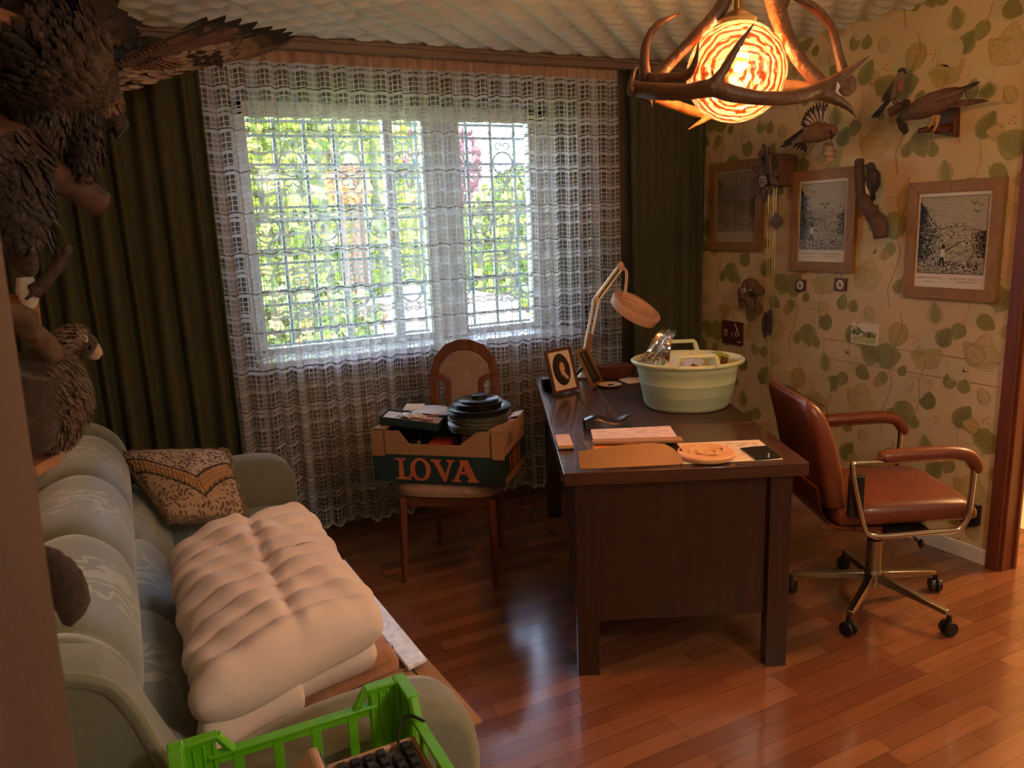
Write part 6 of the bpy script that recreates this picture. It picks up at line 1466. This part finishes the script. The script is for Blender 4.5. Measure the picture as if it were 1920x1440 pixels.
MB(off=off).tube(spline([at(60, 470, Y=2.62), at(66, 440, Y=2.62), at(72, 410, Y=2.62), at(76, 392, Y=2.62)], 4), rads([.008, .007, .005, .001], 4), 8).tube(spline([at(56, 490, Y=2.62), at(66, 465, Y=2.62), at(78, 445, Y=2.62)], 4), rads([.010, .007, .001], 4), 8).build('antler', 'branch_red', parent=sk)
MB(off=off).tube(spline([at(46, 520, Y=2.52), at(52, 545, Y=2.52), at(55, 565, Y=2.52), at(50, 585, Y=2.52)], 4), rads([.020, .030, .022, .008], 4), 12).build('skull', 'white_bone', parent=sk)
c0 = at(62, 575, Y=2.62); P = [at(46, 520, Y=2.62), at(70, 530, Y=2.62), at(80, 622, Y=2.62), at(48, 618, Y=2.62)]
MB(off=off).add([p+Vector((dx, dy, 0)) for dx, dy in ((0, 0), (-.015, .03)) for p in P], [(0, 1, 2, 3), (4, 5, 6, 7), (0, 1, 5, 4), (1, 2, 6, 5), (2, 3, 7, 6), (3, 0, 4, 7)]).build('shield', 'cut_wood', parent=sk, smooth=0, bevel=.003)
wall_arm(sk, at(58, 560, Y=2.64), m='cut_wood')
# ---- polecat on a bracket
YP = 1.95
pc = thing('mounted_polecat', 'mounted brown polecat with pale masked face looking towards the window', 'mounted animal', at(100, 740, Y=YP)); off = pc.location
def p_(x, y, Y=YP): return at(x, y, Y=Y)
mb = MB(off=off)
mb.tube(spline([p_(40, 690, 1.88), p_(70, 720, 1.90), p_(92, 755, 1.93), p_(100, 790, 1.93), p_(92, 825, 1.93)], 5), rads([.07, .085, .080, .060, .035], 5), 16)
mb.tube(spline([p_(95, 725), p_(105, 690), p_(120, 655), p_(140, 642), p_(160, 648)], 5), rads([.058, .046, .038, .036, .030], 5), 14)
mb.tube(spline([p_(60, 700, 1.85), p_(50, 750, 1.85), p_(60, 810, 1.85), p_(75, 845, 1.85)], 5), rads([.06, .06, .05, .03], 5), 12)
fur(mb.build('body', 'fur_brown', parent=pc), .006, 3, .006, .010)
mb = MB(off=off); mb.ell(p_(152, 645), (.036, .034, .030), rotm(0, 25, 0)).tube(spline([p_(140, 644), p_(158, 648), p_(170, 655)], 4), rads([.034, .031, .022], 4), 12)
fur(mb.build('head', 'fur_brown', parent=pc), .005, 3, .004, .01)
mb = MB(off=off).tube(spline([p_(160, 649), p_(174, 656), p_(189, 667)], 4), rads([.029, .020, .008], 4), 12).ell(p_(176, 666), (.016, .014, .012))
fur(mb.build('muzzle', 'fur_pale', parent=pc), .004, 2, .002, .01)
MB(off=off).ell(p_(190, 668), (.006, .006, .005)).build('nose', 'horn_black', parent=pc)
MB(off=off).ell(p_(170, 651, 1.922), (.005, .005, .005)).build('eye', 'eye', parent=pc)
for x_, Y_ in ((156, 1.925), (150, 1.97)): MB(off=off).ell(p_(x_, 637, Y_), (.010, .006, .013)).build('ear', 'fur_pale', parent=pc)
coat(pc, [p_(40, 690, 1.88), p_(70, 720, 1.90), p_(92, 755, 1.93), p_(100, 790, 1.93), p_(92, 825, 1.93)], [.07, .085, .080, .060, .035], 2600, ['#46342b', '#57423a', '#3a2a23', '#6b5346'], '#5f4a3e', ln=.020, wd=.0035, seed=31, name='coat_hair', jit=.25)
coat(pc, [p_(95, 725), p_(105, 690), p_(120, 655), p_(140, 642), p_(158, 647)], [.058, .046, .038, .036, .031], 1500, ['#57423a', '#46342b', '#6e5648'], '#7d6558', ln=-.014, wd=.003, seed=32, name='coat_hair', jit=.25)
fur(MB(off=off).ell(p_(122, 718, 1.91), (.036, .03, .050)).tube([p_(122, 718, 1.91), p_(116, 765, 1.92)], [.034, .02], 10).build('chest_patch', 'fur_pale', parent=pc), .006, 3, .004, .01)
wall_arm(pc, p_(70, 770, 1.93), r=.02)
# limb crossing in front of it
lm = thing('crooked_branch', 'short dark crooked branch crossing in front of the polecat', 'branch', p_(70, 640, 1.85)); MB(off=lm.location).tube(spline([Vector((XL+.01, 1.80, at(0, 560, Y=1.8).z)), p_(20, 588, 1.82), p_(50, 614, 1.84), p_(78, 636, 1.86), p_(95, 657, 1.86), p_(104, 678, 1.86)], 6), rads([.022, .022, .022, .022, .022, .018], 6), 12).build('branch', 'bark', parent=lm, smooth=60)
fur(lm.children[0], .0045, 2, .007, .02)
# prey and bracket shelf
pr = thing('prey_piece', 'pinkish plucked prey under the polecat hind feet', 'mounted animal', p_(95, 825)); mb = MB(off=pr.location).tube(spline([p_(70, 835), p_(92, 825), p_(104, 838), p_(110, 852)], 4), rads([.028, .024, .014, .004], 4), 10).tube([p_(104, 815), p_(112, 835)], [.012, .006], 8)
fur(mb.build('body', 'meat_red', parent=pr), .005, 3, .003, .01)
sh = thing('wall_shelf', 'small reddish wooden bracket shelf under the polecat', 'shelf', p_(80, 855)); z0 = p_(90, 855).z; MB(off=sh.location).prism([(XL+.005, 1.86), (at(70, 855, Y=1.9).x, 1.86), (at(112, 850, Y=1.93).x, 1.95), (at(70, 850, Y=1.93).x, 2.04), (XL+.005, 2.04)], lambda u, v, w_: (u, v, z0-.02+w_), .024).build('shelf', 'cut_wood', parent=sh, smooth=0, bevel=.003)
MB(off=sh.location).box((XL+.02, 1.95, z0-.07), (.025, .12, .14)).build('wall_plate', 'cut_wood', parent=sh, bevel=.003)
# ---- foreground: door curtain drawn aside at the left, and a fur tail hanging by it
def dcurt(u, v):
    a = u*2*pi; z_ = .02+v*2.2; k = 1+.10*sin(a*3+.4+z_*.5)+.05*sin(a*7+z_*1.3); xr = -.094-.006*(1-v)
    cx_ = xr-.135; return (cx_+.135*k*cos(a)-.010*sin(z_*2.1), .70+.085*k*sin(a), z_)
o = MB().grid(dcurt, 60, 40).build('door_curtain', 'curtain_beige', smooth=180, fix=False, weld=False)
tag(o, 'beige-brown fabric curtain bunched at the left edge of the view', 'curtain')
t = thing('fur_tail', 'brown fur tail tip hanging beside the bunched curtain', 'fur tail', Vector((-.13, 1.12, 1.05))); mb = MB(off=t.location).tube(spline([at(95, 1040, Y=1.12), at(118, 1080, Y=1.12), at(134, 1130, Y=1.12), at(128, 1175, Y=1.12)], 5), rads([.012, .022, .024, .006], 5), 12).tube(spline([at(95, 1040, Y=1.12), Vector((-.3, 1.15, 1.2)), Vector((XL+.01, 1.2, 1.25))], 4), rads([.012, .012, .012], 4), 8)
fur(mb.build('fur', 'fur_brown', parent=t), .005, 3, .005, .01)
